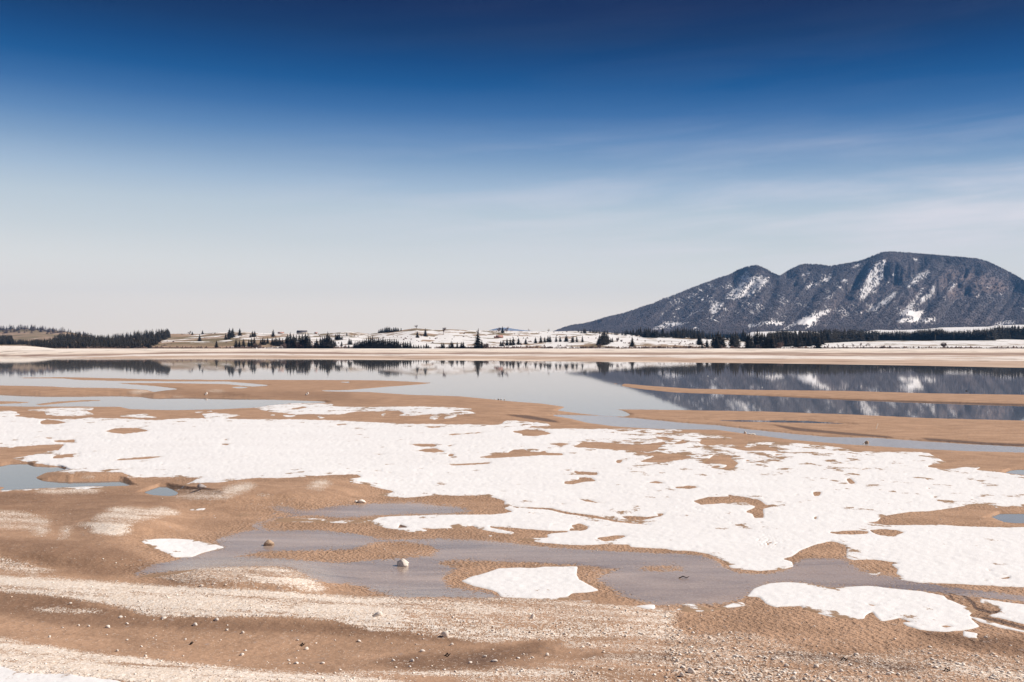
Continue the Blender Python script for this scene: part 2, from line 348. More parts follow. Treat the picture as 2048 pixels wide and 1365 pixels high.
G = canvas()
GRAVEL = [
 (0.06, 'D 0,800 2048,830 E 1000,960 2048,900 F 0,760 600,840 2160,960 2160,1400 E 0,1400 0,1060 D 1500,1060 700,980 0,860'),
 (0.26, 'E 700,1070 1400,1000 2048,850 F 400,830 900,960 1500,930 2160,1000 2160,1400 E 700,1400'),
 (0.62, 'F 1450,1020 1700,1015 2160,1090 2160,1126 1800,1100'), (0.4, 'F 0,900 300,940 700,1060 500,1130 0,1130'),
 (0.97, 'D -120,480 200,495 450,525 900,560 1300,575 1600,590 1850,610 2048,625 E 0,628 300,632 400,640 600,700 700,800 500,830 200,820 0,775 D 2048,770 1700,740 1400,735 1150,740 850,730 700,680 400,630 100,600 -120,585'),
 (0.56, 'E 300,632 700,640 1000,630 1330,650 1600,670 1900,700 2048,720 F 0,720 0,800 E 2048,870 1500,860 1300,880 1100,870 900,900 600,860 400,830'),
 (0.36, 'E 1300,880 2048,870 F 300,860 300,1000 E 2048,1010 1800,980 1300,930'),
 (0.3, 'E 800,655 1000,660 1400,700 1800,740 1700,760 1300,730 950,700'),
 (0.95, 'D 1050,468 1400,448 1600,450 1750,480 1900,570 1910,590 1780,590 1650,580 1500,540 1420,500 1300,480'),
 (0.4, 'D 900,510 1050,470 1300,480 1500,545 1600,575 1100,555'),
 (1.0, 'D -120,850 0,868 200,905 500,955 800,985 1000,1010 1300,1040 1500,1060 2048,1085 E 0,1095 300,1108 430,1140 430,1400 D -120,1400'),
 (0.7, 'E 0,1062 300,1066 900,1060 1400,1064 1400,1084 900,1082 0,1090'),
 (0.92, 'D 540,250 560,160 640,110 720,98 860,115 940,98 1010,115 1060,140 900,165 780,190 740,220 760,245 700,265 600,255'),
 (0.7, 'D 345,292 380,215 410,205 400,250 375,292'), (0.6, 'D 450,200 560,180 570,210 480,215'), (0.55, 'D 190,260 240,230 300,235 230,275'),
 (0.42, 'D -120,115 0,120 150,130 300,180 250,250 150,230 -120,230'), (0.5, 'D -120,380 0,395 200,440 350,480 200,490 -120,450'),
 (0.75, 'A 1280,715 1340,680 1450,655 1500,675 1420,715 1330,745'), (0.8, 'A 1500,740 1560,722 1570,735'), (0.75, 'A 1800,690 1840,655 1900,640 1930,670 1890,700 1830,700'),
 (0.5, 'A 200,700 600,690 580,720 250,725'), (0.55, 'A 470,640 520,612 560,620 535,636'), (0.8, 'A 740,128 860,117 885,125 800,137'), (0.6, 'A 1020,150 1060,150 1050,168'), (0.7, 'A 1180,122 1320,120 1280,130'),
 (0.35, 'A 1100,700 1220,700 1260,760 1000,760'), (0.4, 'D 1100,0 1300,0 1350,60 1150,50'),
 (0.6, 'D 150,690 500,695 620,710 540,722 300,715'),
]
for g, s in GRAVEL: fill(G, P(s), g)
G = blur(G, 9, 3, 2)
_u, _v = np.meshgrid(np.arange(G.shape[1]) - PAD, np.arange(G.shape[0]) + V0)
_vv = _v - 0.055 * _u
G = G * np.clip(0.84 + 1.15 * fbm(_u / 260, _vv / 6, 4, 401, 0.65) + 0.25 * fbm(_u / 30, _vv / 9, 3, 402), 0, 1.15)
G = np.clip(G, 0, 1).astype(np.float32)
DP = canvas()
DAMP_DARK = [  # damp mud, plus the dark brown left sides of the mounds
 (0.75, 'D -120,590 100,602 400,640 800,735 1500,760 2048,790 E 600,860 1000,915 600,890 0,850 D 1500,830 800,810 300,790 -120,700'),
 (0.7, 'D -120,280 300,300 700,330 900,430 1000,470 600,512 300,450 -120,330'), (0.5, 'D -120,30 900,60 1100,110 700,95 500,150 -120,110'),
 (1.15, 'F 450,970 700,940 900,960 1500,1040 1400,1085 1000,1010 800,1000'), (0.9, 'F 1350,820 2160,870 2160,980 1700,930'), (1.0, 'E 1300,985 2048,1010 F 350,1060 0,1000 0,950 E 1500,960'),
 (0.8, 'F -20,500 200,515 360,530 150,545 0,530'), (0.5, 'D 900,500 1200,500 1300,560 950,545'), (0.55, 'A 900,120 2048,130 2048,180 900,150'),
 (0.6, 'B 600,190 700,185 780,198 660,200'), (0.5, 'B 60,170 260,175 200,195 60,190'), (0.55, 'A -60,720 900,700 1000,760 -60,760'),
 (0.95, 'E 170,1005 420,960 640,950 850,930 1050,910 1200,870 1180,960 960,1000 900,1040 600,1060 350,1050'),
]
for g, s in DAMP_DARK: fill(DP, P(s), g)
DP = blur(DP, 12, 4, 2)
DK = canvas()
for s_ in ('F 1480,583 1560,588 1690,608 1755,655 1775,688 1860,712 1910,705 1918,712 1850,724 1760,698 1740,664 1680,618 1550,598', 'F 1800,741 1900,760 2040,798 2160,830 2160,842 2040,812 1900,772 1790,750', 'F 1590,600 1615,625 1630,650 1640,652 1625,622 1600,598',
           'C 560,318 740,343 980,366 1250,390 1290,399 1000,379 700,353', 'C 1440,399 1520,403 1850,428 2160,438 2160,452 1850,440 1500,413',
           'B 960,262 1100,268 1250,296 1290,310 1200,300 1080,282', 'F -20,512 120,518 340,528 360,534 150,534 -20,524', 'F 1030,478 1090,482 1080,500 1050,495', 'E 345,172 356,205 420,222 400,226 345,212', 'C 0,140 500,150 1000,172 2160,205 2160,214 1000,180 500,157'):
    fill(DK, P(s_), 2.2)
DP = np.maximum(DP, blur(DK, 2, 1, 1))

# height of the flats: (metres, spread u, spread v, outline)
ZF = np.zeros_like(W)
HILLS = [
 (0.75, 30, 3, 'A -60,96 300,103 700,112 900,134 1060,118 1400,124 1500,163 1000,155 830,148 700,140 300,140 -60,130'),
 (0.35, 30, 4, 'B 0,138 400,155 900,170 1200,205 1000,280 400,250 0,200'),
 (0.35, 20, 4, 'A 240,615 600,608 740,630 700,652 400,658 260,648'),
 (0.65, 40, 13, 'A 1020,735 1120,680 1500,650 2000,640 2048,760 1100,760'),
 (0.6, 34, 14, 'D 420,170 700,100 1050,130 900,260 500,260'),
 (0.55, 34, 12, 'D 900,520 1150,468 1600,452 1800,500 1900,585 1300,560'),
 (0.26, 60, 14, 'D -120,470 450,520 1400,575 2048,630 E 600,650 1300,680 F 0,740 0,800 E 1000,830 0,780 D 1000,720 0,600'),
 (0.5, 60, 26, 'D -120,880 700,985 1500,1075 E 600,1130 600,1400 D -120,1400'),
 (0.25, 60, 26, 'E 600,1060 F 0,900 1000,1000 2160,1050 2160,1400 E 600,1400'),
 (0.5, 60, 14, 'D -120,230 300,260 760,300 900,430 500,440 -120,400'),
 (0.4, 30, 6, 'C 0,126 1000,160 2048,190 2160,200 2160,160 1000,140'),
]
for h, ru, rv, s in HILLS:
    t = canvas(); fill(t, P(s), h); ZF += blur(t, ru, rv, 3)

# ------------------------------------------------------------------ materials
def nodes_of(name):
    m = bpy.data.materials.new(name); m.use_nodes = True
    nt = m.node_tree
    b = nt.nodes['Principled BSDF']
    return m, nt, b
class NT:
    def __init__(s, nt): s.nt = nt
    def n(s, t, ins=None, **k):
        o = s.nt.nodes.new(t)
        for a, b in k.items(): setattr(o, a, b)
        for i, v in (ins or {}).items(): s.put(o.inputs[i], v)
        return o
    def put(s, i, v):
        if isinstance(v, bpy.types.NodeSocket): s.nt.links.new(v, i)
        else: i.default_value = v
    def math(s, op, a, b=0.0, clamp=False):
        o = s.n('ShaderNodeMath', {0: a, 1: b}, operation=op); o.use_clamp = clamp; return o.outputs[0]
    def mix(s, f, a, b):
        o = s.n('ShaderNodeMix', data_type='RGBA'); s.put(o.inputs[0], f); s.put(o.inputs[6], a); s.put(o.inputs[7], b); return o.outputs[2]
    def noise(s, vec, scale, detail=4, rough=0.55, dist=0.0):
        o = s.n('ShaderNodeTexNoise', {'Vector': vec, 'Scale': scale, 'Detail': detail, 'Roughness': rough, 'Distortion': dist}); return o.outputs[0]
    def vor(s, vec, scale, feature='F1'):
        return s.n('ShaderNodeTexVoronoi', {'Vector': vec, 'Scale': scale}, feature=feature)
    def rng(s, v, a, b, c=0.0, d=1.0):
        o = s.n('ShaderNodeMapRange', {0: v, 1: a, 2: b, 3: c, 4: d}); return o.outputs[0]
    def attr(s, n): return s.n('ShaderNodeAttribute', attribute_name=n).outputs['Fac']
    def pos(s, sx=1, sy=1, sz=1):
        g = s.n('ShaderNodeNewGeometry'); m = s.n('ShaderNodeMapping', {'Vector': g.outputs['Position'], 'Scale': (sx, sy, sz)}); return m.outputs[0]
    def bump(s, h, st, dist, prev=None):
        o = s.n('ShaderNodeBump', {'Height': h, 'Strength': st, 'Distance': dist})
        if prev is not None: s.put(o.inputs['Normal'], prev)
        return o.outputs[0]
def simple(name, col, rough=0.9, spec=0.2, var=0.0, scale=1.0):
    m, nt, b = nodes_of(name); t = NT(nt)
    c = (*col, 1)
    if var:
        n = t.noise(t.pos(), scale, 3)
        lo = tuple(x * (1 - var) for x in col) + (1,); hi = tuple(min(1, x * (1 + var)) for x in col) + (1,)
        t.put(b.inputs['Base Color'], t.mix(t.rng(n, 0.3, 0.7), lo, hi))
    else: b.inputs['Base Color'].default_value = c
    b.inputs['Roughness'].default_value = rough
    b.inputs['Specular IOR Level'].default_value = spec
    return m

def make_ground_mat():
    m, nt, b = nodes_of('mud_and_gravel'); t = NT(nt)
    p = t.pos()
    g = t.attr('gravel'); fm = t.attr('film'); dp = t.attr('damp_dark')
    big = t.noise(p, 0.16, 6, 0.6); mid = t.noise(p, 0.9, 5, 0.6); fine = t.noise(p, 9, 4, 0.65)
    clod = t.vor(p, 6.5); clod2 = t.vor(p, 17)
    col = t.mix(t.rng(big, 0.3, 0.7), (0.44, 0.272, 0.175, 1), (0.545, 0.348, 0.232, 1))
    col = t.mix(t.math('MULTIPLY', t.rng(t.noise(t.pos(0.35, 0.5, 0), 1.0, 6, 0.7, 0.6), 0.40, 0.62), 0.7), col, (0.32, 0.198, 0.128, 1))
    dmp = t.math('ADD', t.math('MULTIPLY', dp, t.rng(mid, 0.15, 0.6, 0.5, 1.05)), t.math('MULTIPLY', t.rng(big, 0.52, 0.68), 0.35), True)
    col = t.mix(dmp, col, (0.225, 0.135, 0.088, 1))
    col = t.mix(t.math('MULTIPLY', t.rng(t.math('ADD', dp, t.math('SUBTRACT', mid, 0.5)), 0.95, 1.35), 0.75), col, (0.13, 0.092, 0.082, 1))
    rid = t.math('ABSOLUTE', t.math('SUBTRACT', t.noise(t.pos(0.8, 1.5, 0), 1.0, 5, 0.6, 1.5), 0.5))
    col = t.mix(t.math('MULTIPLY', t.math('MULTIPLY', t.rng(rid, 0.012, 0.003), t.rng(t.noise(p, 0.3, 3), 0.5, 0.62)), t.math('ADD', t.math('MULTIPLY', dp, 0.8, True), 0.12)), col, (0.11, 0.07, 0.05, 1))
    # fine speckle of grit and crumbs
    col = t.mix(t.math('MULTIPLY', t.rng(fine, 0.52, 0.75), 0.5), col, (0.20, 0.115, 0.075, 1))
    # thin film of meltwater over grey silt
    ff = t.math('ADD', fm, t.math('MULTIPLY', t.math('SUBTRACT', mid, 0.5), 0.45))
    ff = t.math('ADD', ff, t.math('MULTIPLY', t.math('SUBTRACT', t.noise(p, 5, 3), 0.5), 0.5))
    ff = t.math('ADD', ff, t.math('MULTIPLY', t.math('SUBTRACT', fine, 0.5), 0.35))
    ff = t.math('ADD', ff, t.math('MULTIPLY', t.math('SUBTRACT', clod.outputs['Distance'], 0.42), 0.9))
    wet = t.rng(ff, 0.34, 0.72)
    strk = t.noise(t.pos(0.10, 0.45, 0), 1.0, 6, 0.65, 0.8)
    silt = t.mix(t.rng(t.math('ADD', t.math('MULTIPLY', strk, 0.7), t.math('MULTIPLY', fine, 0.3)), 0.38, 0.62), (0.25, 0.185, 0.15, 1), (0.52, 0.40, 0.33, 1))
    silt = t.mix(t.math('MULTIPLY', t.rng(t.noise(t.pos(0.05, 0.16, 0), 1.0, 5, 0.6, 1.0), 0.5, 0.64), 0.45), silt, (0.44, 0.29, 0.195, 1))
    col = t.mix(wet, col, silt)
    # pebbles: cells of a cell pattern turned to stone as the gravel thickens
    def peb(scale, lo, hi):
        v = t.vor(p, scale); rr = t.n('ShaderNodeSeparateColor', {0: v.outputs['Color']})
        gg = t.math('ADD', g, t.math('MULTIPLY', t.math('SUBTRACT', t.noise(p, 1.1, 5, 0.65), 0.5), 0.5))
        gg = t.math('MULTIPLY', gg, t.rng(g, 0.02, 0.15))
        on = t.rng(t.math('SUBTRACT', gg, rr.outputs[0]), -0.03, 0.03)
        rim = t.rng(v.outputs['Distance'], 0.75, 0.5)
        return t.math('MULTIPLY', on, rim), rr.outputs[1], v.outputs['Distance']
    a1, tone1, d1 = peb(13, 0, 1); a2, tone2, d2 = peb(34, 0, 1)
    c1 = t.mix(tone1, (0.74, 0.60, 0.48, 1), (0.90, 0.82, 0.74, 1)); c2 = t.mix(tone2, (0.70, 0.55, 0.43, 1), (0.88, 0.79, 0.70, 1))
    col = t.mix(t.rng(t.math('MULTIPLY', g, t.rng(mid, 0.2, 0.6, 0.75, 1.15)), 0.66, 1.0, 0.0, 0.85), col, (0.86, 0.73, 0.61, 1))
    col = t.mix(a2, col, c2); col = t.mix(t.math('MULTIPLY', a1, t.rng(g, 0.2, 0.5, 0.35, 1.0)), col, c1)
    t.put(b.inputs['Base Color'], col)
    stone = t.math('MAXIMUM', a1, a2)
    t.put(b.inputs['Roughness'], t.math('ADD', t.math('SUBTRACT', 0.92, t.math('MULTIPLY', wet, 0.81)), t.math('MULTIPLY', t.math('MULTIPLY', strk, wet), 0.2)))
    t.put(b.inputs['Specular IOR Level'], t.rng(wet, 0, 1, 0.15, 0.5))
    dry0 = t.math('SUBTRACT', 1.0, t.math('MULTIPLY', wet, 0.93))
    dry = t.math('MULTIPLY', dry0, t.math('MINIMUM', t.math('ADD', t.attr('clod'), 0.22), 1.0))
    n = t.bump(t.math('MULTIPLY', t.math('SUBTRACT', clod.outputs['Distance'], 0.45), dry), 0.75, 0.07)
    n = t.bump(t.math('MULTIPLY', t.math('SUBTRACT', t.math('ADD', fine, clod2.outputs['Distance']), 0.95), dry), 0.6, 0.035, n)
    n = t.bump(stone, 0.5, 0.03, n)
    n = t.bump(t.math('MULTIPLY', t.math('SUBTRACT', mid, 0.5), dry), 0.5, 0.2, n)
    t.put(b.inputs['Normal'], n)
    return m
M_GROUND = make_ground_mat()
def make_snow_mat():
    m, nt, b = nodes_of('old_snow'); t = NT(nt); p = t.pos()
    # mud showing through where the cover has worn thin
    f = t.math('ADD', t.noise(t.pos(0.55, 0.42, 0), 1.0, 9, 0.68), t.math('MULTIPLY', t.attr('patchy'), 0.17))
    f = t.math('ADD', f, t.math('MULTIPLY', t.math('SUBTRACT', t.noise(t.pos(0.06, 0.06, 0), 1.0, 3), 0.5), 0.16))
    thin = t.rng(f, 0.638, 0.672)
    soft = t.mix(t.rng(t.noise(t.pos(0.08, 0.3, 0), 1.0, 5, 0.6), 0.35, 0.7), (0.88, 0.86, 0.85, 1), (0.845, 0.82, 0.81, 1))
    rim = t.math('MULTIPLY', t.attr('rim'), t.rng(t.noise(t.pos(1.2, 0.9, 0), 1.0, 5, 0.7), 0.35, 0.62))
    soft = t.mix(t.math('MULTIPLY', rim, 0.7), soft, (0.60, 0.52, 0.45, 1))
    t.put(b.inputs['Base Color'], t.mix(thin, soft, (0.36, 0.235, 0.15, 1)))
    b.inputs['Roughness'].default_value = 0.7; b.inputs['Specular IOR Level'].default_value = 0.15
    n = t.bump(t.noise(t.pos(0.25, 0.5, 1), 1.0, 4, 0.5), 0.06, 0.08)
    t.put(b.inputs['Normal'], n)
    return m
M_SNOW = make_snow_mat()
def make_water_mat():
    m, nt, b = nodes_of('lake_water'); t = NT(nt)
    b.inputs['Base Color'].default_value = (0.16, 0.15, 0.145, 1)
    b.inputs['Roughness'].default_value = 0.02
    b.inputs['IOR'].default_value = 1.333
    b.inputs['Specular IOR Level'].default_value = 0.5
    w = t.noise(t.pos(0.35, 1, 1), 1.5, 3)
    n = t.bump(w, 0.07, 0.012)
    n = t.bump(t.noise(t.pos(0.02, 0.25, 1), 1.0, 3), 0.05, 0.03, n)
    t.put(b.inputs['Normal'], n)
    return m
M_WATER = make_water_mat()

# ------------------------------------------------------------------ near shore: ground and snow
us = np.concatenate([np.arange(-720, -4, 12.0), np.arange(-4, 2053, 2.1), np.arange(2060, 2770, 12.0)])
vvs = np.concatenate([np.arange(739.5, 1368, 1.25), np.arange(1375, 1720, 9.0)])
U, V = np.meshgrid(us, vvs)
Wg = sample(W, U, V); Zl = sample(ZF, U, V)
fm_g = sample(FM, U, V)
dist0 = F * EYE / (V - HOR)
wx = (U - CX) / F * dist0; wy = dist0
und = 0.05 * fbm(wx / 7, wy / 7, 3, 5) + 0.012 * fbm(wx / 0.8, wy / 0.8, 3, 9)
land = 0.10 + Zl + und * np.clip(1 - 0.85 * fm_g, 0.1, 1)
land = np.where(V < 860, np.maximum(land, 0.05), np.maximum(land, 0.03))
edge = 0.10 * fbm(U / 26, V / 7, 4, 21)
s = np.clip((0.5 - (Wg + edge * (1 - np.abs(2 * Wg - 1)))) * 2, -1, 1)
sw = np.clip((0.62 - sample(Wwide, U, V)) * 2, 0.04, 1)
Zg = np.where(s > 0, (0.012 + land * sw) * np.clip(s, 0, 1), -0.10 * np.abs(s))
for r in range(len(vvs) - 2, -1, -1):          # banks facing the camera slope, they are not walls
    dv = vvs[r + 1] - vvs[r]
    Zg[r] = np.minimum(Zg[r], Zg[r + 1] + 0.6 * EYE / (vvs[r] - HOR) * dv)
for c in range(1, len(us)):
    Zg[:, c] = np.minimum(Zg[:, c], Zg[:, c - 1] + 0.22 * dist0[:, 0] / F * (us[c] - us[c - 1]))
for c in range(len(us) - 2, -1, -1):
    Zg[:, c] = np.minimum(Zg[:, c], Zg[:, c + 1] + 0.22 * dist0[:, 0] / F * (us[c + 1] - us[c]))
Yg = F * (EYE - Zg) / (V - HOR)
# keep every row behind the one below it
for r in range(len(vvs) - 2, -1, -1):
    Yg[r] = np.maximum(Yg[r], Yg[r + 1] + 0.004)
Xg = (U - CX) / F * Yg
crumb = 0.012 * fbm(Xg / 0.22, Yg / 0.22, 2, 31) * (s > 0.3) * np.clip(1 - fm_g * 1.3, 0, 1) * (Yg < 120)
Zg = Zg + crumb
verts = np.stack([Xg, Yg, Zg], -1).reshape(-1, 3)
faces = grid_faces(*U.shape)
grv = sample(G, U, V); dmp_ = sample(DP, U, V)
ground = obj_np('ground', verts, faces, M_GROUND, smooth=True, attrs={'gravel': grv, 'film': fm_g, 'damp_dark': dmp_, 'clod': np.clip(2.2 * sample(blur(np.clip(FM, 0, 1), 40, 12, 2), U, V) + 1.3 * sample(blur(np.clip(S, 0, 1), 40, 10, 2), U, V) * (V > 940) + 0.9 * (U > 1330) * (V > 1200), 0, 1)})
tag(ground, 'brown drained lake bed of mud flats, gravel bars and pools', kind='structure')

Sg = sample(S, U, V)
ne = fbm(U / 13, V / 4.2, 4, 41, 0.6)
nspot = fbm(U / 17 + 9, V / 3.4, 4, 57, 0.65)
brk = np.clip(fbm(U / 160, V / 45, 2, 63) + 0.15, 0, 1)
Sv = Sg + (0.19 * ne + 0.20 * fbm(U / 6.5, V / 2.8, 2, 47)) * np.clip(1.0 - (V - 960) / 160.0, 0.42, 1.0) - 0.9 * np.clip(nspot - 0.42 + 0.25 * brk * 0.6, 0, 1)
thick = 0.014 + 0.00026 * Yg
zs = Zg + np.clip((Sv - 0.5) * 2.0, -1, 1) * thick + 0.05 * thick * fbm(Xg / 5, Yg / 14, 2, 77)
# a walker's prints pressed into the snow
def footprints():
    pts = []
    path = P('F 0,105 130,110 260,160 340,195 440,215 520,255')
    for i in range(len(path) - 1):
        (a, b), (c, d) = path[i], path[i + 1]
        k = int(math.hypot(c - a, (d - b)) / 3.4)
        for j in range(k):
            f = j / k
            pts.append((a + (c - a) * f + rnd.uniform(-5, 5), b + (d - b) * f + rnd.uniform(-2.2, 2.2)))
    for i in range(150):
        an = rnd.uniform(0, 6.28); r_ = rnd.uniform(0.1, 1)
        u0, v0 = P('F 545,305')[0]
        pts.append((u0 + math.cos(an) * r_ * 22, v0 + math.sin(an) * r_ * 15))
    for i in range(60):
        pts.append((rnd.uniform(1320, 2048), rnd.uniform(900, 1100)))
    return pts
for (pu, pv) in footprints():
    c0 = np.searchsorted(us, pu); r0 = np.searchsorted(vvs, pv)
    if 0 < r0 < len(vvs) - 2 and 0 < c0 < len(us) - 2 and Sv[r0, c0] > 0.8:
        zs[r0, c0:c0 + 1 + (rnd.random() < 0.4)] -= thick[r0, c0] * 0.5
keep = Sv > 0.42
kf = keep.reshape(-1)[faces].any(1)
used = np.unique(faces[kf]); remap = -np.ones(U.size, dtype=np.int64); remap[used] = np.arange(len(used))
sv3 = np.stack([Xg, Yg, zs], -1).reshape(-1, 3)[used]
Sw = sample(blur(np.clip(S, 0, 1), 26, 8, 2), U, V)
spk = (1 - Sw) * 1.2 + 0.35 * np.clip(1 - ((U - 1500) / 380) ** 2, 0, 1) * np.clip(1 - ((V - 905) / 60.0) ** 2, 0, 1) + 0.18 * (U > 1250) * (V < 1060)
snow = obj_np('snow', sv3, remap[faces[kf]], M_SNOW, smooth=True, attrs={'patchy': spk.reshape(-1)[used], 'rim': np.clip(1 - (Sv - 0.5) * 3.2, 0, 1).reshape(-1)[used]})
tag(snow, 'melting white snow lying in broken sheets over the brown mud flats', 'snow', kind='stuff')

def gp(u, v):
    """the point of the near shore seen at photograph position u, v"""
    c = np.clip(np.searchsorted(us, u), 1, len(us) - 1); r = np.clip(np.searchsorted(vvs, v), 1, len(vvs) - 1)
    fu = (u - us[c - 1]) / (us[c] - us[c - 1]); fv = (v - vvs[r - 1]) / (vvs[r] - vvs[r - 1])
    def q(A): return (A[r - 1, c - 1] * (1 - fu) + A[r - 1, c] * fu) * (1 - fv) + (A[r, c - 1] * (1 - fu) + A[r, c] * fu) * fv
    z = float(max(q(Zg), 0.0)); y = float(q(Yg))
    return (float((u - CX) / F * y), y, z)

# ------------------------------------------------------------------ water
obj = obj_np('lake', [(-1500, 20, 0), (2500, 20, 0), (2500, 1500, 0), (-1500, 1500, 0)], [(0, 1, 2, 3)], M_WATER)
tag(obj, 'calm drawn-down lake mirroring the far shore', kind='structure')
# the narrow channel is a shallow rippled stream
_m, _nt, _b = nodes_of('rippled_stream'); _t = NT(_nt)
_b.inputs['Base Color'].default_value = (0.42, 0.40, 0.40, 1); _b.inputs['Roughness'].default_value = 0.2; _b.inputs['IOR'].default_value = 1.333
_t.put(_b.inputs['Normal'], _t.bump(_t.noise(_t.pos(0.6, 1, 1), 2.2, 4), 0.6, 0.05))
_p = P('B 1190,262 1400,262 1600,270 1750,280 2048,308 C 250,318 430,342 700,370 900,388 1200,393 1400,408 1700,428 2048,446 2300,452')
_q = P('B 1190,274 1350,297 1450,322 1600,340 1800,353 C 0,358 250,360 430,385 700,420 1000,445 1400,470 1700,485 2048,496 2300,500')
_v = []
for k_ in np.linspace(0, 1, 40):
    for c_ in (_p, _q):
        a_ = np.array(c_); u_ = a_[0, 0] + (min(_p[-1][0], _q[-1][0]) - a_[0, 0]) * k_; v_ = np.interp(u_, a_[:, 0], a_[:, 1]); y_ = F * EYE / (v_ - HOR)
        _v.append(((u_ - CX) / F * y_, y_, 0.004))
_f = [(2 * i + 1, 2 * i + 3, 2 * i + 2, 2 * i) for i in range(39)]
tag(obj_np('stream', _v, _f, _m), 'narrow pale rippled stream between the sand bar and the snow', kind='structure')

# ------------------------------------------------------------------ far shore terrain
def curve(pts): 
    a = np.array(pts, dtype=float); return lambda x: np.interp(x, a[:, 0], a[:, 1])
vshore = curve([(-720, 712), (0, 712), (100, 716), (200, 718), (512, 718), (1024, 722.5), (1536, 727), (1800, 731), (2048, 736), (2770, 746)])
skyN = curve([(-720, 676), (0, 682), (100, 680), (130, 674), (160, 673), (200, 678), (240, 676), (285, 671), (320, 668.5), (350, 668), (400, 668), (440, 665), (490, 664), (512, 666), (560, 668), (610, 667), (640, 668), (680, 665), (700, 664), (740, 668), (800, 661), (830, 657), (870, 660), (900, 659), (940, 661), (1000, 661.5), (1040, 662.5), (1100, 663.5), (1150, 662.5), (1200, 664.5), (1250, 668), (1300, 671), (1350, 673), (1400, 675), (1500, 679), (1700, 682), (1985, 678), (2048, 680), (2770, 682)])
YB, YS, YT = 1450.0, 1560.0, 2700.0
uf = np.arange(-720, 2771, 5.0)
yf = np.concatenate([np.linspace(340, 1300, 60), np.linspace(1310, 1560, 34), np.linspace(1570, YT, 110), np.linspace(2730, 3600, 16)])
def zfar(u, y):
    u = np.asarray(u, float); y = np.asarray(y, float)
    ysh = F * EYE / (vshore(u) - HOR)
    b = (y - ysh) / (YB - ysh)
    zb = np.where(b > 0, 7.4 * np.clip(b, 0, 1) ** 1.15, b * 3.0)
    x = (u - CX) / F * y
    zb = zb + np.clip(b * 8, 0, 1) * 0.22 * fbm(x / 130, y / 40, 4, 3) * (b < 1.0)
    k = np.clip((y - YB) / (YS - YB), 0, 1)
    z1 = zb * (1 - k) + (7.6 + 1.2 * k) * k
    t = np.clip((y - YS) / (YT - YS), 0, 1)
    ts = t + 0.075 * np.sin(t * 3.14159) * fbm(x / 210, y / 120, 4, 11) 
    v = 697.2 + (skyN(u) - 697.2) * np.clip(ts, 0, 1) ** 0.9
    z2 = EYE + (HOR - v) / F * y
    z = np.where(y < YS, z1, z2)
    zt = EYE + (HOR - skyN(u)) / F * YT
    z = np.where(y > YT, zt - (y - YT) * 0.02, z)
    # grassy spit on the left
    sp = np.clip(1 - ((u - 20) / 90.0) ** 2, 0, None) * np.exp(-((y - 1500) / 60.0) ** 2) * 5.0
    return z + sp * (u < 110)
UF, YF = np.meshgrid(uf, yf)
ZFAR = zfar(UF, YF)
XF = (UF - CX) / F * YF
hillside = ((YF > YS - 30)).astype(float)
grass = np.interp(UF, [-720, 280, 300, 500, 560, 640, 1100, 1400, 1600, 2100, 2770], [0.75, 0.8, 0.66, 0.60, 0.5, 0.38, 0.42, 0.46, 0.24, 0.28, 0.3])
far_t = np.clip((YF - YS) / (YT - YS), 0, 1)
def make_far_mat():
    m, nt, b = nodes_of('far_shore_ground'); t = NT(nt)
    hill = t.attr('hill'); gr = t.attr('grass'); bt = t.attr('beach')
    # beach: bands along the contours
    p1 = t.pos(0.009, 0.012, 0.0)
    wv = t.math('ADD', bt, t.math('MULTIPLY', t.math('SUBTRACT', t.noise(p1, 1.0, 6, 0.65), 0.5), 0.42))
    r = t.n('ShaderNodeValToRGB'); t.put(r.inputs[0], wv); e = r.color_ramp.elements
    cols = [(0.0, (0.76, 0.63, 0.52)), (0.07, (0.72, 0.58, 0.47)), (0.12, (0.48, 0.34, 0.255)), (0.27, (0.53, 0.38, 0.29)), (0.31, (0.84, 0.77, 0.71)), (0.37, (0.86, 0.80, 0.75)), (0.41, (0.50, 0.35, 0.27)), (0.49, (0.27, 0.18, 0.145)), (0.55, (0.33, 0.22, 0.17)), (0.61, (0.82, 0.70, 0.59)), (1.0, (0.92, 0.83, 0.74))]
    e[0].position, e[0].color = 0, (*cols[0][1], 1); e[1].position, e[1].color = 1, (*cols[-1][1], 1)
    for p, c in cols[1:-1]:
        x = e.new(p); x.color = (*c, 1)
    bb = t.rng(t.noise(t.pos(0.03, 0.022, 0), 1, 7, 0.72, 0.8), 0.42, 0.62)
    beach = t.mix(t.math('MULTIPLY', bb, 0.38), r.outputs[0], (0.76, 0.62, 0.50, 1))
    beach = t.mix(t.math('MULTIPLY', t.rng(t.noise(t.pos(0.02, 0.018, 0.3), 1, 6, 0.7, 0.6), 0.53, 0.64), 0.75), beach, (0.27, 0.18, 0.135, 1))
    # hillside: snow breaking up into grass along the slopes
    n = t.noise(t.pos(0.018, 0.0085, 0.0), 1.0, 7, 0.62, 0.5)
    n2 = t.noise(t.pos(0.0016, 0.0016, 0.02), 1.0, 3)
    f = t.math('ADD', gr, t.math('MULTIPLY', t.math('SUBTRACT', n, 0.5), 2.1)); f = t.math('ADD', f, t.math('MULTIPLY', t.math('SUBTRACT', n2, 0.5), 1.1))
    gcol = t.mix(t.rng(t.noise(t.pos(0.009, 0.004, 0.0), 1, 4), 0.42, 0.58), (0.215, 0.165, 0.095, 1), (0.41, 0.285, 0.20, 1))
    hc = t.mix(t.rng(f, 0.47, 0.55), (0.84, 0.81, 0.79, 1), gcol)
    t.put(b.inputs['Base Color'], t.mix(hill, beach, hc))
    b.inputs['Roughness'].default_value = 0.9; b.inputs['Specular IOR Level'].default_value = 0.1
    return m
M_FAR = make_far_mat()
ysh = F * EYE / (vshore(UF) - HOR)
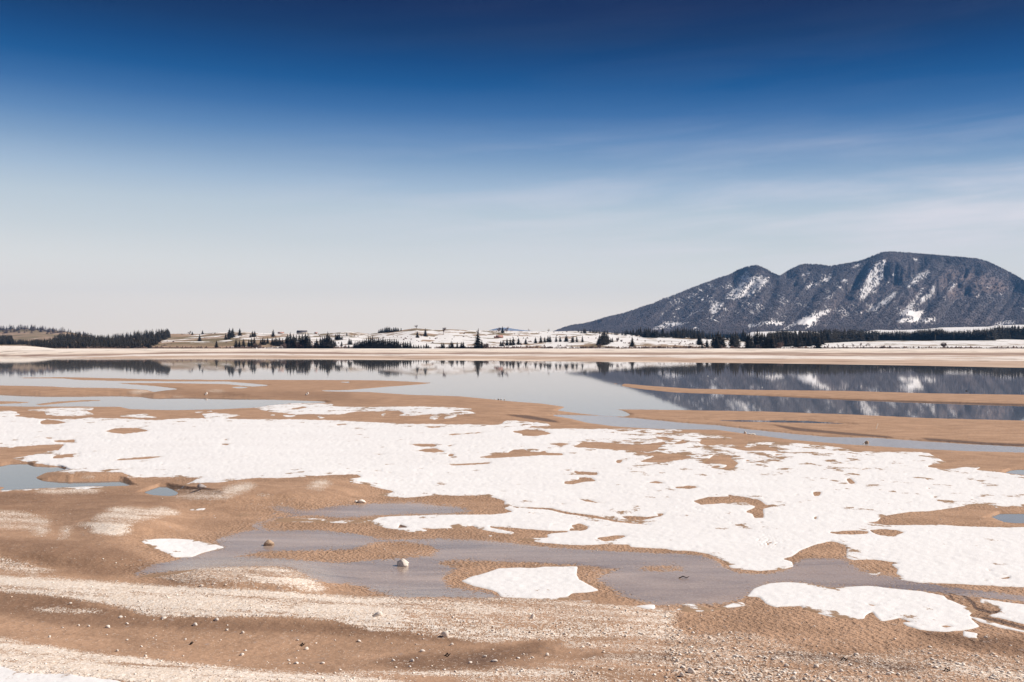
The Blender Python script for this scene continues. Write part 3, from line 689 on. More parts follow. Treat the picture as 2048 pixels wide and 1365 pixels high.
beach = np.clip((YF - ysh) / (YB + 60 - ysh), 0, 1) ** 0.9
hill_a = np.clip((YF - (YB + 70)) / 20, 0, 1)
far = obj_np('far_terrain', np.stack([XF, YF, ZFAR], -1).reshape(-1, 3), grid_faces(*UF.shape), M_FAR, smooth=True,
             attrs={'hill': hill_a, 'grass': grass + 0.06 * np.sin(far_t * 9), 'beach': np.clip(beach + 0.40 * np.clip(1 - UF / 330, 0, 1) + np.interp(UF, [1100, 1500], [0, 0.13]) * np.clip(1 - beach * 2, 0, 1), 0, 1)})
tag(far, 'sandy far shore rising to snow-patched grassy hills', kind='structure')

# second range of low hills and snow fields farther back
sky2 = curve([(-720, 655), (-100, 662), (0, 660), (50, 658), (100, 661), (130, 663), (180, 672), (240, 692), (1380, 692), (1480, 680), (1500, 664.5), (1560, 663), (1600, 662.5), (1625, 664), (1680, 668), (1730, 664), (1750, 660), (1790, 661), (1850, 659), (1880, 655.5), (1975, 654), (1990, 651.5), (2030, 650), (2200, 650), (2770, 660)])
y2 = np.linspace(3200, 5200, 46); u2 = np.arange(-720, 2771, 8.0)
U2, Y2 = np.meshgrid(u2, y2)
t2 = (Y2 - 3200) / 2000
v2 = 699 + (sky2(U2) - 699) * np.clip(t2 / 0.8, 0, 1) ** 0.8
Z2 = EYE + (HOR - v2) / F * Y2 - np.clip(t2 - 0.8, 0, 1) * 2000 * 0.04
g2 = np.interp(U2, [-720, 150, 300, 1400, 2770], [0.95, 0.9, 0.5, 0.16, 0.12])
far2 = obj_np('hills', np.stack([(U2 - CX) / F * Y2, Y2, Z2], -1).reshape(-1, 3), grid_faces(*U2.shape), M_FAR, smooth=True,
              attrs={'hill': np.ones(U2.size), 'grass': g2, 'beach': np.ones(U2.size)})
tag(far2, 'low hills and snow fields behind the shore woods', kind='structure')
M_PLAIN = simple('plain', (0.3, 0.26, 0.22), var=0.3, scale=0.002)
pl = obj_np('plain', [(-30000, -3000, -4), (30000, -3000, -4), (30000, 45000, -4), (-30000, 45000, -4)], [(0, 1, 2, 3)], M_PLAIN)
tag(pl, 'plain reaching to the horizon', kind='structure')
# ------------------------------------------------------------------ mountain
def Q5(s): return [(1000 + float(a) / 3.938, 500 + float(b) / 3.938) for a, b in (q.split(',') for q in s.split())]
def Q6(s): return [(1500 + float(a) / 3.737, 490 + float(b) / 3.737) for a, b in (q.split(',') for q in s.split())]
RIDGE = [(1100, 668), (1115, 662), (1137, 654), (1150, 651), (1165, 650), (1185, 645), (1211, 637), (1241, 630), (1269, 622), (1282, 616), (1305, 610), (1325, 600), (1343, 594), (1363, 586), (1381, 579), (1406, 569), (1437, 558), (1457, 552), (1475, 542), (1495, 535), (1513, 532), (1529, 538), (1548, 549), (1560, 553.7), (1580, 541), (1599, 532), (1610, 530), (1634, 530.5), (1660, 534), (1682, 530.7), (1714, 525), (1727, 521), (1746, 513), (1765, 506), (1781, 505), (1808, 506.6), (1834, 509), (1875, 512), (1915, 515.4), (1955, 519), (1976, 525), (1995, 534), (2022, 547.5), (2048, 562), (2100, 592), (2180, 628), (2300, 655), (2420, 668)]
ridge = curve(RIDGE)
um = np.arange(1100, 2420, 3.0); tm = np.linspace(0, 1, 110)
UM, TM = np.meshgrid(um, tm)                    # t 0 = foot, 1 = ridge
VM = 669 + (ridge(UM) - 669) * TM
hgt = np.clip((669 - ridge(UM)) / 160, 0, 1)
# gullies run down to the left, as the ribs of the real slope do
q = (UM + 0.9 * (VM - 500)) / 46
gul = 1 - np.abs(fbm(q, VM / 160, 4, 91)) * 2
gul2 = fbm(UM / 16, VM / 12, 3, 97)
YM = 6300 + 3300 * TM ** 0.85 * np.clip(hgt * 1.3, 0.25, 1) + (760 * gul + 140 * gul2) * np.sin(np.clip(TM, 0, 1) * 3.1416) * hgt
YM = YM + 2600 * np.clip(1 - (UM - 1100) / 420, 0, 1)
for r in range(1, len(tm)): YM[r] = np.maximum(YM[r], YM[r - 1] + 3)
ZM = EYE + (HOR - VM) / F * YM
XM = (UM - CX) / F * YM
# back side
back = [(XM[-1] + 0, YM[-1] + d, ZM[-1] - d * 0.35) for d in (350, 1200, 2400)]
XA = np.vstack([XM] + [b_[0][None] for b_ in back]); YA = np.vstack([YM] + [b_[1][None] for b_ in back]); ZA = np.vstack([ZM] + [b_[2][None] for b_ in back])
MC = np.zeros((200, 1340), dtype=np.float32)     # snow clearings surveyed on the slope (rows 490.., cols 1100..)
def fillm(poly, val):
    global V0, PAD
    a, b_ = V0, PAD
    V0, PAD = 490, -1100
    fill(MC, poly, val)
    V0, PAD = a, b_
CLEAR = [
 (0.8, Q5('1945,165 1975,185 1970,215 2048,215 2120,225 2048,320 1980,360 1880,380 1830,400 1780,385 1780,350 1850,310 1900,260 1900,210')),
 (0.72, Q6('0,240 60,235 150,245 130,270 70,300 60,340 20,370 -30,375 -30,240')), (0.75, Q5('1650,470 1660,440 1700,415 1770,425 1740,460 1720,495 1670,505')),
 (0.6, Q5('1340,450 1400,400 1440,390 1420,415 1360,445')), (0.7, Q5('1480,375 1560,320 1600,308 1540,360 1500,385')), (0.62, Q5('1262,532 1290,490 1325,460 1300,500')),
 (0.7, Q5('1630,390 1700,345 1670,380')), (0.6, Q5('1745,297 1785,262 1765,295')), (1, Q5('1185,630 1270,590 1330,565 1420,575 1520,566 1430,592 1330,604 1290,622 1240,630')),
 (0.62, Q5('1460,555 1500,500 1640,465 1510,512')), (0.9, Q5('1470,635 1550,605 1590,640')), (0.5, Q5('1350,490 1400,450 1460,440 1400,475')), (0.6, Q5('1600,297 1650,276 1630,300')),
 (0.7, Q6('385,225 430,200 475,195 440,220 390,245')), (0.6, Q6('435,250 485,218 460,242')), (0.8, Q6('525,270 580,240 605,210 615,250 570,280')), (0.66, Q6('420,330 440,300 520,270 480,310 440,330')),
 (0.66, Q6('640,300 680,260 730,252 735,270 680,278')), (0.8, Q6('755,177 790,150 840,135 820,162')), (0.78, Q6('875,190 950,130 1025,115 1025,150 1000,200 1000,250 960,290 930,340 880,390 830,415 820,350 870,280 870,230 900,200')),
 (0.72, Q6('1160,320 1200,250 1260,210 1310,190 1350,200 1320,240 1260,270 1200,320')), (0.55, Q6('1060,240 1080,205 1088,235')), (0.78, Q6('880,505 900,470 1000,410 1080,355 1110,350 1090,390 1000,450 930,500')),
 (0.58, Q6('1160,500 1200,430 1240,400 1280,330 1300,320 1230,440 1220,480')), (0.78, Q6('1260,430 1300,380 1350,370 1360,300 1380,310 1380,370 1340,400 1290,440')),
 (1, Q6('1105,522 1160,485 1240,490 1315,495 1310,515 1260,540 1270,550 1380,545 1390,565 1320,577 1250,587 1180,577 1090,582 1110,560 1220,550 1225,535 1150,527')),
 (0.7, Q6('430,475 450,450 485,433 460,467')), (0.6, Q6('555,412 570,380 620,375 610,402')), (1, Q6('215,637 330,590 350,570 430,530 520,503 590,483 605,500 550,528 500,553 490,602 430,625 380,595 330,605 270,645')),
 (1, Q6('-10,602 80,580 180,568 265,580 240,602 140,592 60,612 -10,627')), (1, Q6('990,655 1090,635 1240,645 1240,670 1100,665')), (1, Q6('1440,635 1600,618 1785,615 1780,628 1620,645 1500,655')),
 (1, Q6('1805,612 1850,588 1930,568 1978,572 1970,588 1900,594')), (0.6, Q6('1930,320 2048,370 2060,390 1980,347')), (0.9, Q6('1990,445 2060,478 2060,500')), (0.5, Q6('1220,90 1290,120 1280,135 1210,105')),
 (0.5, Q6('300,235 330,205 350,200 320,250')), (0.45, Q6('1470,330 1500,260 1550,290 1480,360')),
]
for g_, p_ in CLEAR: fillm(p_, g_)
MC = 0.62 * blur(MC, 1, 1, 1) + 0.38 * blur(MC, 6, 5, 2)
_u, _v = np.meshgrid(np.arange(MC.shape[1]) + 1100.0, np.arange(MC.shape[0]) + 490.0)
_d = np.clip(fbm((_u + 0.9 * _v) / 34, (_v - 0.6 * _u) / 9, 4, 151, 0.6) - 0.08, 0, 1) * np.clip(1 - ((_v - 600) / 62) ** 2, 0, 1) * np.clip((_u - 1290) / 60, 0, 1)
MC = np.clip(MC + np.interp(_u, [1400, 1700, 1850], [0.85, 0.65, 0.3]) * _d, 0, 1).astype(np.float32)
BARE_WOOD = np.zeros((200, 1340), dtype=np.float32)
_t = MC; MC = BARE_WOOD
fillm(Q6('1450,180 1700,190 1850,250 1950,340 1900,380 1780,350 1700,400 1500,420 1400,330'), 0.7)
fillm(Q6('1720,200 1850,250 1900,330 1850,360 1760,340'), 1.0); fillm(Q6('1130,500 1250,300 1340,300 1200,500'), 0.6); fillm(Q6('1500,560 1800,560 1900,590 1500,600'), 0.4)
BARE_WOOD = blur(MC, 8, 6, 2); MC = _t
def samp_m(A, u, v):
    x = np.clip(u - 1100, 0, 1338).astype(int); y = np.clip(v - 490, 0, 198).astype(int); return A[y, x]
def clear_at(u, v):
    a = samp_m(MC, u, v)
    return a
cm = clear_at(UM, VM); bw = samp_m(BARE_WOOD, UM, VM) * (0.7 + 0.6 * fbm(UM / 14, VM / 12, 3, 141)) + 0.55 * np.clip(fbm((UM + 0.9 * (VM - 500)) / 30, VM / 60, 4, 131), 0, 1)
pad3 = np.zeros((3, len(um)))
def make_mtn_mat():
    m, nt, b = nodes_of('mountain_slope'); t = NT(nt)
    c = t.attr('clear')
    nn = t.math('SUBTRACT', t.noise(t.pos(1, 1, 0.6), 0.03, 6, 0.75), 0.5)
    f = t.math('ADD', c, t.math('MULTIPLY', t.math('MULTIPLY', nn, 5.5), t.rng(t.math('ABSOLUTE', t.math('SUBTRACT', c, 0.5)), 0.5, 0.40)))
    wood = t.mix(t.attr('leafless'), t.mix(t.rng(t.noise(t.pos(), 0.012, 6, 0.7), 0.35, 0.65), (0.088, 0.080, 0.086, 1), (0.150, 0.128, 0.132, 1)), (0.23, 0.17, 0.155, 1))
    t.put(b.inputs['Base Color'], t.mix(t.rng(f, 0.40, 0.52), wood, (0.82, 0.79, 0.78, 1)))
    b.inputs['Roughness'].default_value = 0.95; b.inputs['Specular IOR Level'].default_value = 0.05
    t.put(b.inputs['Normal'], t.bump(t.noise(t.pos(), 0.05, 4, 0.7), 0.45, 12))
    return m
mt = obj_np('mountain', np.stack([XA, YA, ZA], -1).reshape(-1, 3), grid_faces(*XA.shape), make_mtn_mat(), smooth=True,
            attrs={'clear': np.vstack([cm, pad3]), 'leafless': np.vstack([bw, pad3])})
tag(mt, 'long forested mountain with snow-filled clearings', kind='structure')

# the forest that covers it, thousands of spruce tops standing on the slope
def cones(px, py, pz, hh, rr, n=5):
    k = len(px); rng = np.random.default_rng(5)
    a0 = rng.random(k) * 6.28
    ang = a0[:, None] + np.arange(n)[None] * 2 * np.pi / n
    bx = px[:, None] + np.cos(ang) * rr[:, None]; by = py[:, None] + np.sin(ang) * rr[:, None]
    bz = np.repeat((pz + hh * 0.08)[:, None], n, 1)
    base = np.stack([bx, by, bz], -1); top = np.stack([px, py, pz + hh], -1)[:, None]
    v = np.concatenate([base, top], 1).reshape(-1, 3)
    i0 = (np.arange(k) * (n + 1))[:, None]
    j = np.arange(n)[None]
    f = np.stack([i0 + j, i0 + (j + 1) % n, np.repeat(i0 + n, n, 1)], -1).reshape(-1, 3)
    return v, f
M_MFOREST = simple('mountain_spruce', (0.112, 0.096, 0.102), 0.95, 0.05, 0.28, 0.006)
rng = np.random.default_rng(11)
N = 52000
ku = rng.uniform(1104, 2400, N); kt = rng.random(N) ** 0.8
kt[:2600] = 1.0 - rng.random(2600) * 0.004
kt[2600:9000] = rng.random(6400) * 0.12
kv = 669 + (ridge(ku) - 669) * kt
kc = clear_at(ku, kv); kb = samp_m(BARE_WOOD, ku, kv)
ok = (rng.random(N) > np.minimum(kc * 1.7, np.where(kc > 0.93, 1.0, 0.72))) & (rng.random(N) > kb * 0.8)
ku, kt, kv = ku[ok], kt[ok], kv[ok]
ci = (ku - 1100) / 3; ri = kt * 109
c0 = np.clip(ci.astype(int), 0, len(um) - 2); r0 = np.clip(ri.astype(int), 0, 108); fc = ci - c0; fr = ri - r0
def bl(A): return (A[r0, c0] * (1 - fc) + A[r0, c0 + 1] * fc) * (1 - fr) + (A[r0 + 1, c0] * (1 - fc) + A[r0 + 1, c0 + 1] * fc) * fr
hh = rng.uniform(9, 19, len(ku))
v_, f_ = cones(bl(XM), bl(YM), bl(ZM) - 2, hh, hh * 0.45, 5)
tag(obj_np('mountain_forest', v_, f_, M_MFOREST), 'dark spruce forest covering the mountain slopes', 'forest', kind='stuff')

# a ridge very far away, the blue of the haze put into its colour
ub = np.array([960, 975, 985, 996, 1005, 1018, 1030, 1045, 1060, 1100]); vb = np.array([666, 662, 659, 656.5, 655.5, 656.5, 658.5, 660.5, 662, 667])
yb = 14000.0
xb = (ub - CX) / F * yb; zb_ = EYE + (HOR - vb) / F * yb
vv = np.concatenate([np.stack([xb, np.full(10, yb - 2000.0), np.zeros(10)], -1), np.stack([xb, np.full(10, yb), zb_], -1), np.stack([xb, np.full(10, yb + 1800.0), np.zeros(10)], -1)])
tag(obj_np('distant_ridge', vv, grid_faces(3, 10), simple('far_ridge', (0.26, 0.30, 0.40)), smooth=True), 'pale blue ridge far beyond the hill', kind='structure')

# ------------------------------------------------------------------ trees
M_SPRUCE = simple('spruce_needles', (0.036, 0.031, 0.026), 0.9, 0.1, 0.5, 0.25)
M_BARK = simple('bark', (0.10, 0.075, 0.06), 0.95, 0.1, 0.3, 1.0)
M_TWIG = simple('bare_twigs', (0.175, 0.125, 0.112), 0.95, 0.05, 0.3, 0.6)
M_BRUSH = simple('dry_brush', (0.15, 0.098, 0.08), 0.95, 0.05, 0.45, 0.2)
def crown_mesh(seed, width, tiers=13, n=8, base=0.08, bulge=0.0):
    r = random.Random(seed); vs_, fs = [], []
    for k in range(tiers):
        f = k / (tiers - 1)
        z = base + (0.93 - base) * f
        rad = width * ((1 - f) ** 1.05 + 0.03) * r.uniform(0.78, 1.18)
        if bulge: rad *= 1 + bulge * math.sin(f * 3.0)
        dz = 0.10 * (1 - f * 0.5)
        ox, oy = r.uniform(-.012, .012), r.uniform(-.012, .012)
        i0 = len(vs_); a0 = r.random() * 6.28
        vs_.append((ox, oy, min(z + dz, 1.0)))
        for j in range(2 * n):
            q_ = rad * (r.uniform(0.9, 1.3) if j % 2 == 0 else r.uniform(0.68, 0.9))
            a = a0 + j * math.pi / n + r.uniform(-.12, .12)
            vs_.append((ox + math.cos(a) * q_, oy + math.sin(a) * q_, z - (0.03 if j % 2 == 0 else 0.0) + r.uniform(-.012, .012)))
        for j in range(2 * n): fs.append((i0, i0 + 1 + j, i0 + 1 + (j + 1) % (2 * n)))
    return mesh_np('crown', vs_, fs, M_SPRUCE)
def trunk_mesh(h=0.9, r0=0.018):
    n = 6; vs_ = [(math.cos(i * 2 * math.pi / n) * r0, math.sin(i * 2 * math.pi / n) * r0, -0.03) for i in range(n)] + [(math.cos(i * 2 * math.pi / n) * r0 * .25, math.sin(i * 2 * math.pi / n) * r0 * .25, h) for i in range(n)]
    fs = [(i, (i + 1) % n, n + (i + 1) % n, n + i) for i in range(n)]
    return mesh_np('trunk', vs_, fs, M_BARK)
CROWNS = [crown_mesh(1, 0.17), crown_mesh(2, 0.20), crown_mesh(3, 0.15), crown_mesh(4, 0.23), crown_mesh(5, 0.18, 15, 7, 0.05), crown_mesh(6, 0.26, 14, 9, 0.03, 0.25)]
CROWN_W = [0.17, 0.20, 0.15, 0.23, 0.18, 0.26]
TRUNK = trunk_mesh()
def limbs(seed, spread=0.42, trunk=0.22, count=9, levels=3, thick=0.03, rise=0.75):
    """bare crown: tapering limbs that fork; returns verts, tris"""
    r = random.Random(seed); vs_, fs = [], []
    def seg(a, b, ra, rb):
        d = [b[i] - a[i] for i in range(3)]
        L = math.sqrt(sum(c * c for c in d)) or 1e-6
        d = [c / L for c in d]
        u = (-d[1], d[0], 0) if abs(d[2]) < .95 else (1, 0, 0)
        lu = math.sqrt(sum(c * c for c in u)); u = [c / lu for c in u]
        w = (d[1] * u[2] - d[2] * u[1], d[2] * u[0] - d[0] * u[2], d[0] * u[1] - d[1] * u[0])
        i0 = len(vs_)
        for (p_, q_) in ((a, ra), (b, rb)):
            for k in range(3):
                c_, s_ = math.cos(k * 2.094) * q_, math.sin(k * 2.094) * q_
                vs_.append(tuple(p_[i] + u[i] * c_ + w[i] * s_ for i in range(3)))
        for k in range(3):
            k2 = (k + 1) % 3
            fs.append((i0 + k, i0 + k2, i0 + 3 + k2)); fs.append((i0 + k, i0 + 3 + k2, i0 + 3 + k))
    def grow(p_, az, el, L, ra, lev):
        e_ = (p_[0] + math.cos(az) * math.cos(el) * L, p_[1] + math.sin(az) * math.cos(el) * L, p_[2] + math.sin(el) * L)
        seg(p_, e_, ra, ra * .55)
        if lev == 0: return
        for k in range(r.choice((3, 4))):
            grow(tuple(p_[i] + (e_[i] - p_[i]) * r.uniform(.45, 1) for i in range(3)), az + r.uniform(-1.1, 1.1), min(1.45, max(.05, el + r.uniform(-.5, .45))), L * r.uniform(.5, .72), ra * .55, lev - 1)
    for k in range(count):
        f = k / max(1, count - 1)
        grow((0, 0, trunk + f * 0.25), r.random() * 6.28 + k * 2.4, r.uniform(.35, 1.3) * rise + .15, spread * r.uniform(.7, 1.1) * (1 - .35 * f), thick, levels)
    zz = max(v[2] for v in vs_)
    vs_ = [(v[0] / zz, v[1] / zz, v[2] / zz) for v in vs_]
    return vs_, fs
BARES = [mesh_np('branches', *limbs(s_), M_TWIG) for s_ in (21, 22, 23)]
BUSHES = [mesh_np('branches', *limbs(s_, 0.5, 0.02, 16, 3, 0.05, 0.9), M_TWIG) for s_ in (31, 32)]
BTRUNK = mesh_np('trunk', [(math.cos(i * 1.0472) * .035, math.sin(i * 1.0472) * .035, -0.03) for i in range(6)] + [(math.cos(i * 1.0472) * .018, math.sin(i * 1.0472) * .018, .45) for i in range(6)], [(i, (i + 1) % 6, 6 + (i + 1) % 6, 6 + i) for i in range(6)], M_BARK)

YTAB = np.concatenate([np.linspace(YS, YT, 400)])
def on_far(u, v):
    """depth of the far slope seen at u, v"""
    z = zfar(np.full(len(YTAB), float(u)), YTAB)
    vv_ = HOR + F * (EYE - z) / YTAB
    idx = np.where(vv_ <= v)[0]
    y = YTAB[idx[0]] if len(idx) else YT
    if v >= 696.5: y = YS - 15
    z = float(zfar(u, y)); return float((u - CX) / F * y), float(y), z
TREES = []      # (u, top, base, kind, width, label, group)
def tree(kind, u, top, base, w, label, group, y=None):
    x, yy, z = on_far(u, base)
    if kind == 's' and w: w *= 2.1 if w < 14 else 1.45; top -= 2.4
    base_v = HOR + F * (EYE - z) / yy
    h = (base_v - top) / F * yy
    if kind == 's' and w: w = min(w, 0.68 * (base_v - top))
    rr = rnd.Random if False else rnd
    if kind == 's':
        i = min(range(6), key=lambda k: abs(CROWN_W[k] * 2 * h / (yy / F) - w)) if w else rr.randrange(5)
        e = empty('spruce_tree', (x, yy, z - 0.3), rr.random() * 6.28)
        sx = (w * yy / F) / (2 * CROWN_W[i]) if w else h * rr.uniform(.85, 1.15)
        e.scale = (sx, sx, h)
        for nm, me in (('crown', CROWNS[i]), ('trunk', TRUNK)): link(bpy.data.objects.new(nm, me), e)
    elif kind == 'b':
        e = empty('bare_tree', (x, yy, z - 0.2), rr.random() * 6.28)
        sx = (w * yy / F) / 0.95 if w else h
        e.scale = (sx, sx, h)
        for nm, me in (('branches', rr.choice(BARES)), ('trunk', BTRUNK)): link(bpy.data.objects.new(nm, me), e)
    else:
        e = empty('bare_bush', (x, yy, z - 0.2), rr.random() * 6.28)
        sx = (w * yy / F) / 1.1 if w else h
        e.scale = (sx, sx, h)
        link(bpy.data.objects.new('branches', rr.choice(BUSHES)), e)
    tag(e, label, {'s': 'tree', 'b': 'tree', 'u': 'bush'}[kind], group)
    return e
n_spruce = 0
ORD = "leftmost,second from left,third from left,fourth from left,fifth from left,sixth from left,seventh from left,eighth from left,ninth from left,tenth from left,eleventh from left,twelfth from left,thirteenth from left,fourteenth from left,fifteenth from left,sixteenth from left,seventeenth from left,eighteenth from left,nineteenth from left,twentieth from left,twenty-first from left,twenty-second from left,twenty-third from left,twenty-fourth from left,twenty-fifth from left,twenty-sixth from left,twenty-seventh from left,twenty-eighth from left".split(',')
def ranked(label, xs):
    """one label each, told apart by the order from the left"""
    if len(xs) == 1: return [label]
    order = sorted(range(len(xs)), key=lambda i: xs[i]); out = [None] * len(xs)
    for k, i in enumerate(order):
        pre = 'rightmost' if k == len(xs) - 1 else ORD[k]
        out[i] = pre + ' ' + label
        if len(out[i].replace('-', ' ').split()) > 16: print('LONG', out[i])
    return out
def many(kind, text, origin, label, group, w=None):
    """text: 'x,top,base[,w] ...' read in a 4x enlarged tile"""
    global n_spruce
    rows = [[float(x_) for x_ in q_.split(',')] for q_ in text.split()]
    labs = ranked(label, [a[0] for a in rows])
    for a, lab_ in zip(rows, labs):
        tree(kind, origin[0] + a[0] / 4, origin[1] + a[1] / 4, origin[1] + a[2] / 4, a[3] / 4 if len(a) > 3 else w, lab_, group)
        if kind == 's': n_spruce += 1
O1, O2, O3, O4 = (0, 620), (512, 620), (1024, 620), (1536, 620)
# --- single trees one can point to
one = lambda k, txt, o, lab: many(k, txt, o, lab, None)
one('s', '1597,198,252,32', O1, 'lone dark spruce halfway up the brown snow-streaked slope left of the ridge clump')
one('s', '1732,246,305,34', O1, 'single stout spruce at the shoreline below the brown grassy slope')
one('s', '1620,168,196,22', O1, 'small spruce on the skyline right of the bare tree on the brown hill')
one('s', '1538,178,201,22', O1, 'low round spruce on the skyline touching the bare tree on the brown hill')
one('b', '1517,163,200,30', O1, 'pale bare tree on the skyline of the brown grassy hill')
one('s', '1918,150,208,24', O1, 'slim spruce on the skyline just right of the dark ridge clump')
one('s', '137,160,217,42', O2, 'broad dark spruce on the skyline left of the red-roofed farmhouse')
one('s', '1775,166,306,96', O2, 'very broad tall spruce alone at the shore, the largest tree of the middle shore')
one('s', '1806,245,310,36', O2, 'smaller spruce at the right foot of the broadest shore spruce')
one('b', '1775,142,200,26', O2, 'bare treetop rising behind the broadest shore spruce')
one('u', '1840,262,310,60', O2, 'brown leafless bush right of the broadest shore spruce')
one('b', '1284,116,152,36', O2, 'bare rounded tree on the top of the snowy hill')
one('s', '1290,174,224,30', O2, 'left one of two dark spruces standing on open snow below the hilltop')
one('s', '1355,152,212,34', O2, 'right one of two dark spruces standing on open snow below the hilltop')
one('b', '1322,190,222,18', O2, 'thin bare tree between the two spruces on open snow')
one('b', '1500,136,200,50', O2, 'dark twiggy bare tree alone on the upper snow field')
one('b', '1942,132,192,40', O2, 'bare tree left of the skyline spruce above the red-roofed barn')
one('s', '1972,136,187,20', O2, 'narrow spruce between two bare trees above the red-roofed barn')
one('b', '2006,128,184,38', O2, 'bare tree right of the skyline spruce above the red-roofed barn')
one('b', '293,146,180,22', O3, 'small dark bare tree on the skyline at the left end of the mountain')
one('b', '134,150,172,18', O3, 'tiny pale bare tree on the snowy skyline')
one('s', '962,216,296,60', O3, 'broad cone-shaped spruce alone on the brown bank right of the big shore clump')
one('s', '1205,138,212,30', O3, 'tall thin ragged spruce in the belt before the mountain foot')
one('u', '847,218,252,30', O3, 'round dark bush on the snow between the big clump and the broad cone-shaped spruce')
one('u', '875,236,256,22', O3, 'small round bush left of the broad cone-shaped spruce')
one('u', '1405,255,305,60', O4, 'round dark bush alone on the snowy bank under the right wood')
one('u', '100,250,306,70', O4, 'large brown bush at the shoreline left of the right wood')
one('u', '920,282,308,40', O4, 'small brown bush on the snowy bank at the shoreline')
one('u', '975,282,308,20', O4, 'smallest brown bush on the snowy bank beside another')
# --- groups of look-alikes
many('s', '1835,150,216,26 1862,146,220,34 1850,165,225,30 1805,195,240,22 1828,180,236,26', O1, 'dark spruce in the tight clump on the brown ridge', 'spruces of the ridge clump')
many('s', '1888,235,304,30 1915,246,304,24 1948,234,304,28 1990,240,300,30 2012,225,300,32 2035,220,300,30', O1, 'dark spruce in the short shoreline row below the brown ridge', 'spruces of the left shoreline row')
many('s', '2002,195,222,24 2020,172,218,28 2038,172,216,24', O1, 'spruce on the skyline at the right end of the brown slope', 'spruces at the right end of the brown slope')
many('s', '55,222,282,34 38,236,282,26 70,232,280,24 93,224,272,20', O2, 'spruce in the small clump below the broad skyline spruce', 'spruces of the small clump')
many('s', '130,225,282,30 160,218,286,34 188,222,288,34 214,230,288,30 145,232,288,28 175,235,290,28 200,240,292,26', O2, 'spruce in the low wood left of the tall stand', 'spruces of the low wood')
many('s', '240,215,302,34 252,190,300,30 276,178,302,34 300,190,302,32 322,200,302,30 346,194,302,32 372,188,304,32 395,180,304,36 415,184,308,34 430,205,312,24 262,210,306,30 310,215,306,30 360,212,306,28 404,205,310,32', O2, 'tall spruce in the dense stand before the grey farmhouse', 'spruces of the tall stand')
many('s', '485,230,302,26 470,256,312,26 496,262,306,18', O2, 'spruce in the trio right of the tall stand', 'spruces of the shoreline trio')
many('s', '515,214,312,26 532,208,312,26 548,204,312,28 575,172,312,36 562,200,310,28 590,198,310,34 606,222,310,26 622,240,300,22 634,250,292,20', O2, 'dark spruce in the pointed clump above a bare bush', 'spruces of the pointed clump')
many('s', '640,196,240,22 655,190,242,24 668,192,242,22 688,210,240,12', O2, 'spruce in the little group on the snow above the shore', 'spruces of the little upper group')
many('s', '685,256,292,14 745,228,280,24 760,236,280,18 740,284,310,14 726,186,208,22', O2, 'small spruce between the pointed clump and the low wide wood', 'small scattered spruces')
many('s', ' '.join(f'{x_},{t_},{b_},{w_}' for x_, t_, b_, w_ in [(786, 262, 312, 26), (800, 256, 312, 26), (815, 250, 312, 28), (832, 246, 312, 28), (850, 240, 312, 28), (866, 234, 312, 28), (882, 224, 312, 28), (900, 214, 312, 28), (916, 212, 312, 26), (934, 208, 312, 30), (950, 222, 312, 26), (966, 228, 312, 26), (982, 220, 312, 28), (1000, 226, 312, 28), (1016, 216, 312, 28), (1034, 232, 312, 28), (1052, 234, 312, 26), (1070, 228, 312, 28), (1088, 236, 312, 28), (1106, 232, 312, 28), (1124, 236, 312, 28), (1138, 244, 312, 22), (840, 262, 314, 24), (905, 250, 314, 24), (990, 256, 314, 24), (1060, 260, 314, 24), (1110, 262, 314, 22)]), O2, 'dark spruce in the low wide wood under the snowy hill', 'spruces of the low wide wood')
many('s', '1155,262,310,16 1180,254,310,24 1196,256,310,24 1212,256,310,24 1234,252,310,26 1262,280,312,22 1280,284,314,22 1300,282,314,22 1320,286,314,22 1342,284,314,22 1364,270,314,18 1380,286,314,20', O2, 'short spruce in the line trailing off right of the low wide wood', 'spruces of the trailing line')
many('s', '1487,264,310,20 1502,266,310,20 1545,270,312,12 1562,250,312,20 1574,258,312,18 1610,260,310,26 1642,260,308,22 1658,256,308,24', O2, 'spruce in the spaced shoreline row left of the broadest spruce', 'spruces of the spaced shoreline row')
many('s', '984,160,185,16 1000,152,184,18 1014,150,183,18 1030,145,182,18 1042,138,182,18 1056,136,182,20 1070,140,180,18 1085,150,180,18 1100,144,178,20 1114,142,176,18 1128,144,174,18 1140,150,172,16 1160,150,168,16', O2, 'spruce in the row climbing to the snowy hilltop', 'spruces of the hilltop row')
many('s', '1958,250,292,20 1973,254,292,18 2008,230,287,26 2034,232,287,24', O2, 'spruce below the red-roofed barn', 'spruces below the barn')
many('s', '10,222,284,28 52,224,280,20 110,230,276,18 72,262,280,14', O3, 'dark spruce at the left end of the hillside hedge row', 'spruces at the left end of the hedge row')
many('s', '188,222,268,24 230,210,264,30 262,220,262,20 288,208,260,28 304,208,260,24 353,208,258,14 385,216,256,16 428,212,256,26 438,204,256,26 480,214,262,14 489,210,260,16 518,210,260,14 563,208,258,14', O3, 'spruce in the long even row along the snowy slope', 'spruces of the long even row')
many('s', '688,232,284,30 700,202,284,40 716,192,282,36 728,176,280,36 742,164,276,36 756,186,272,34 768,196,266,24 735,215,280,40', O3, 'tall spruce in the big shore clump left of the broad cone', 'spruces of the big shore clump')
many('s', '790,228,260,16 803,226,260,16', O3, 'small spruce in the pair right of the big shore clump', 'small pair by the shore clump')
many('s', '1012,150,200,26 1028,138,205,28 998,156,202,24 970,152,200,26 950,165,200,20 920,160,198,24 905,168,198,20', O3, 'spruce on the ridge left of the paired dense clumps', 'ridge spruces left of the paired clumps')
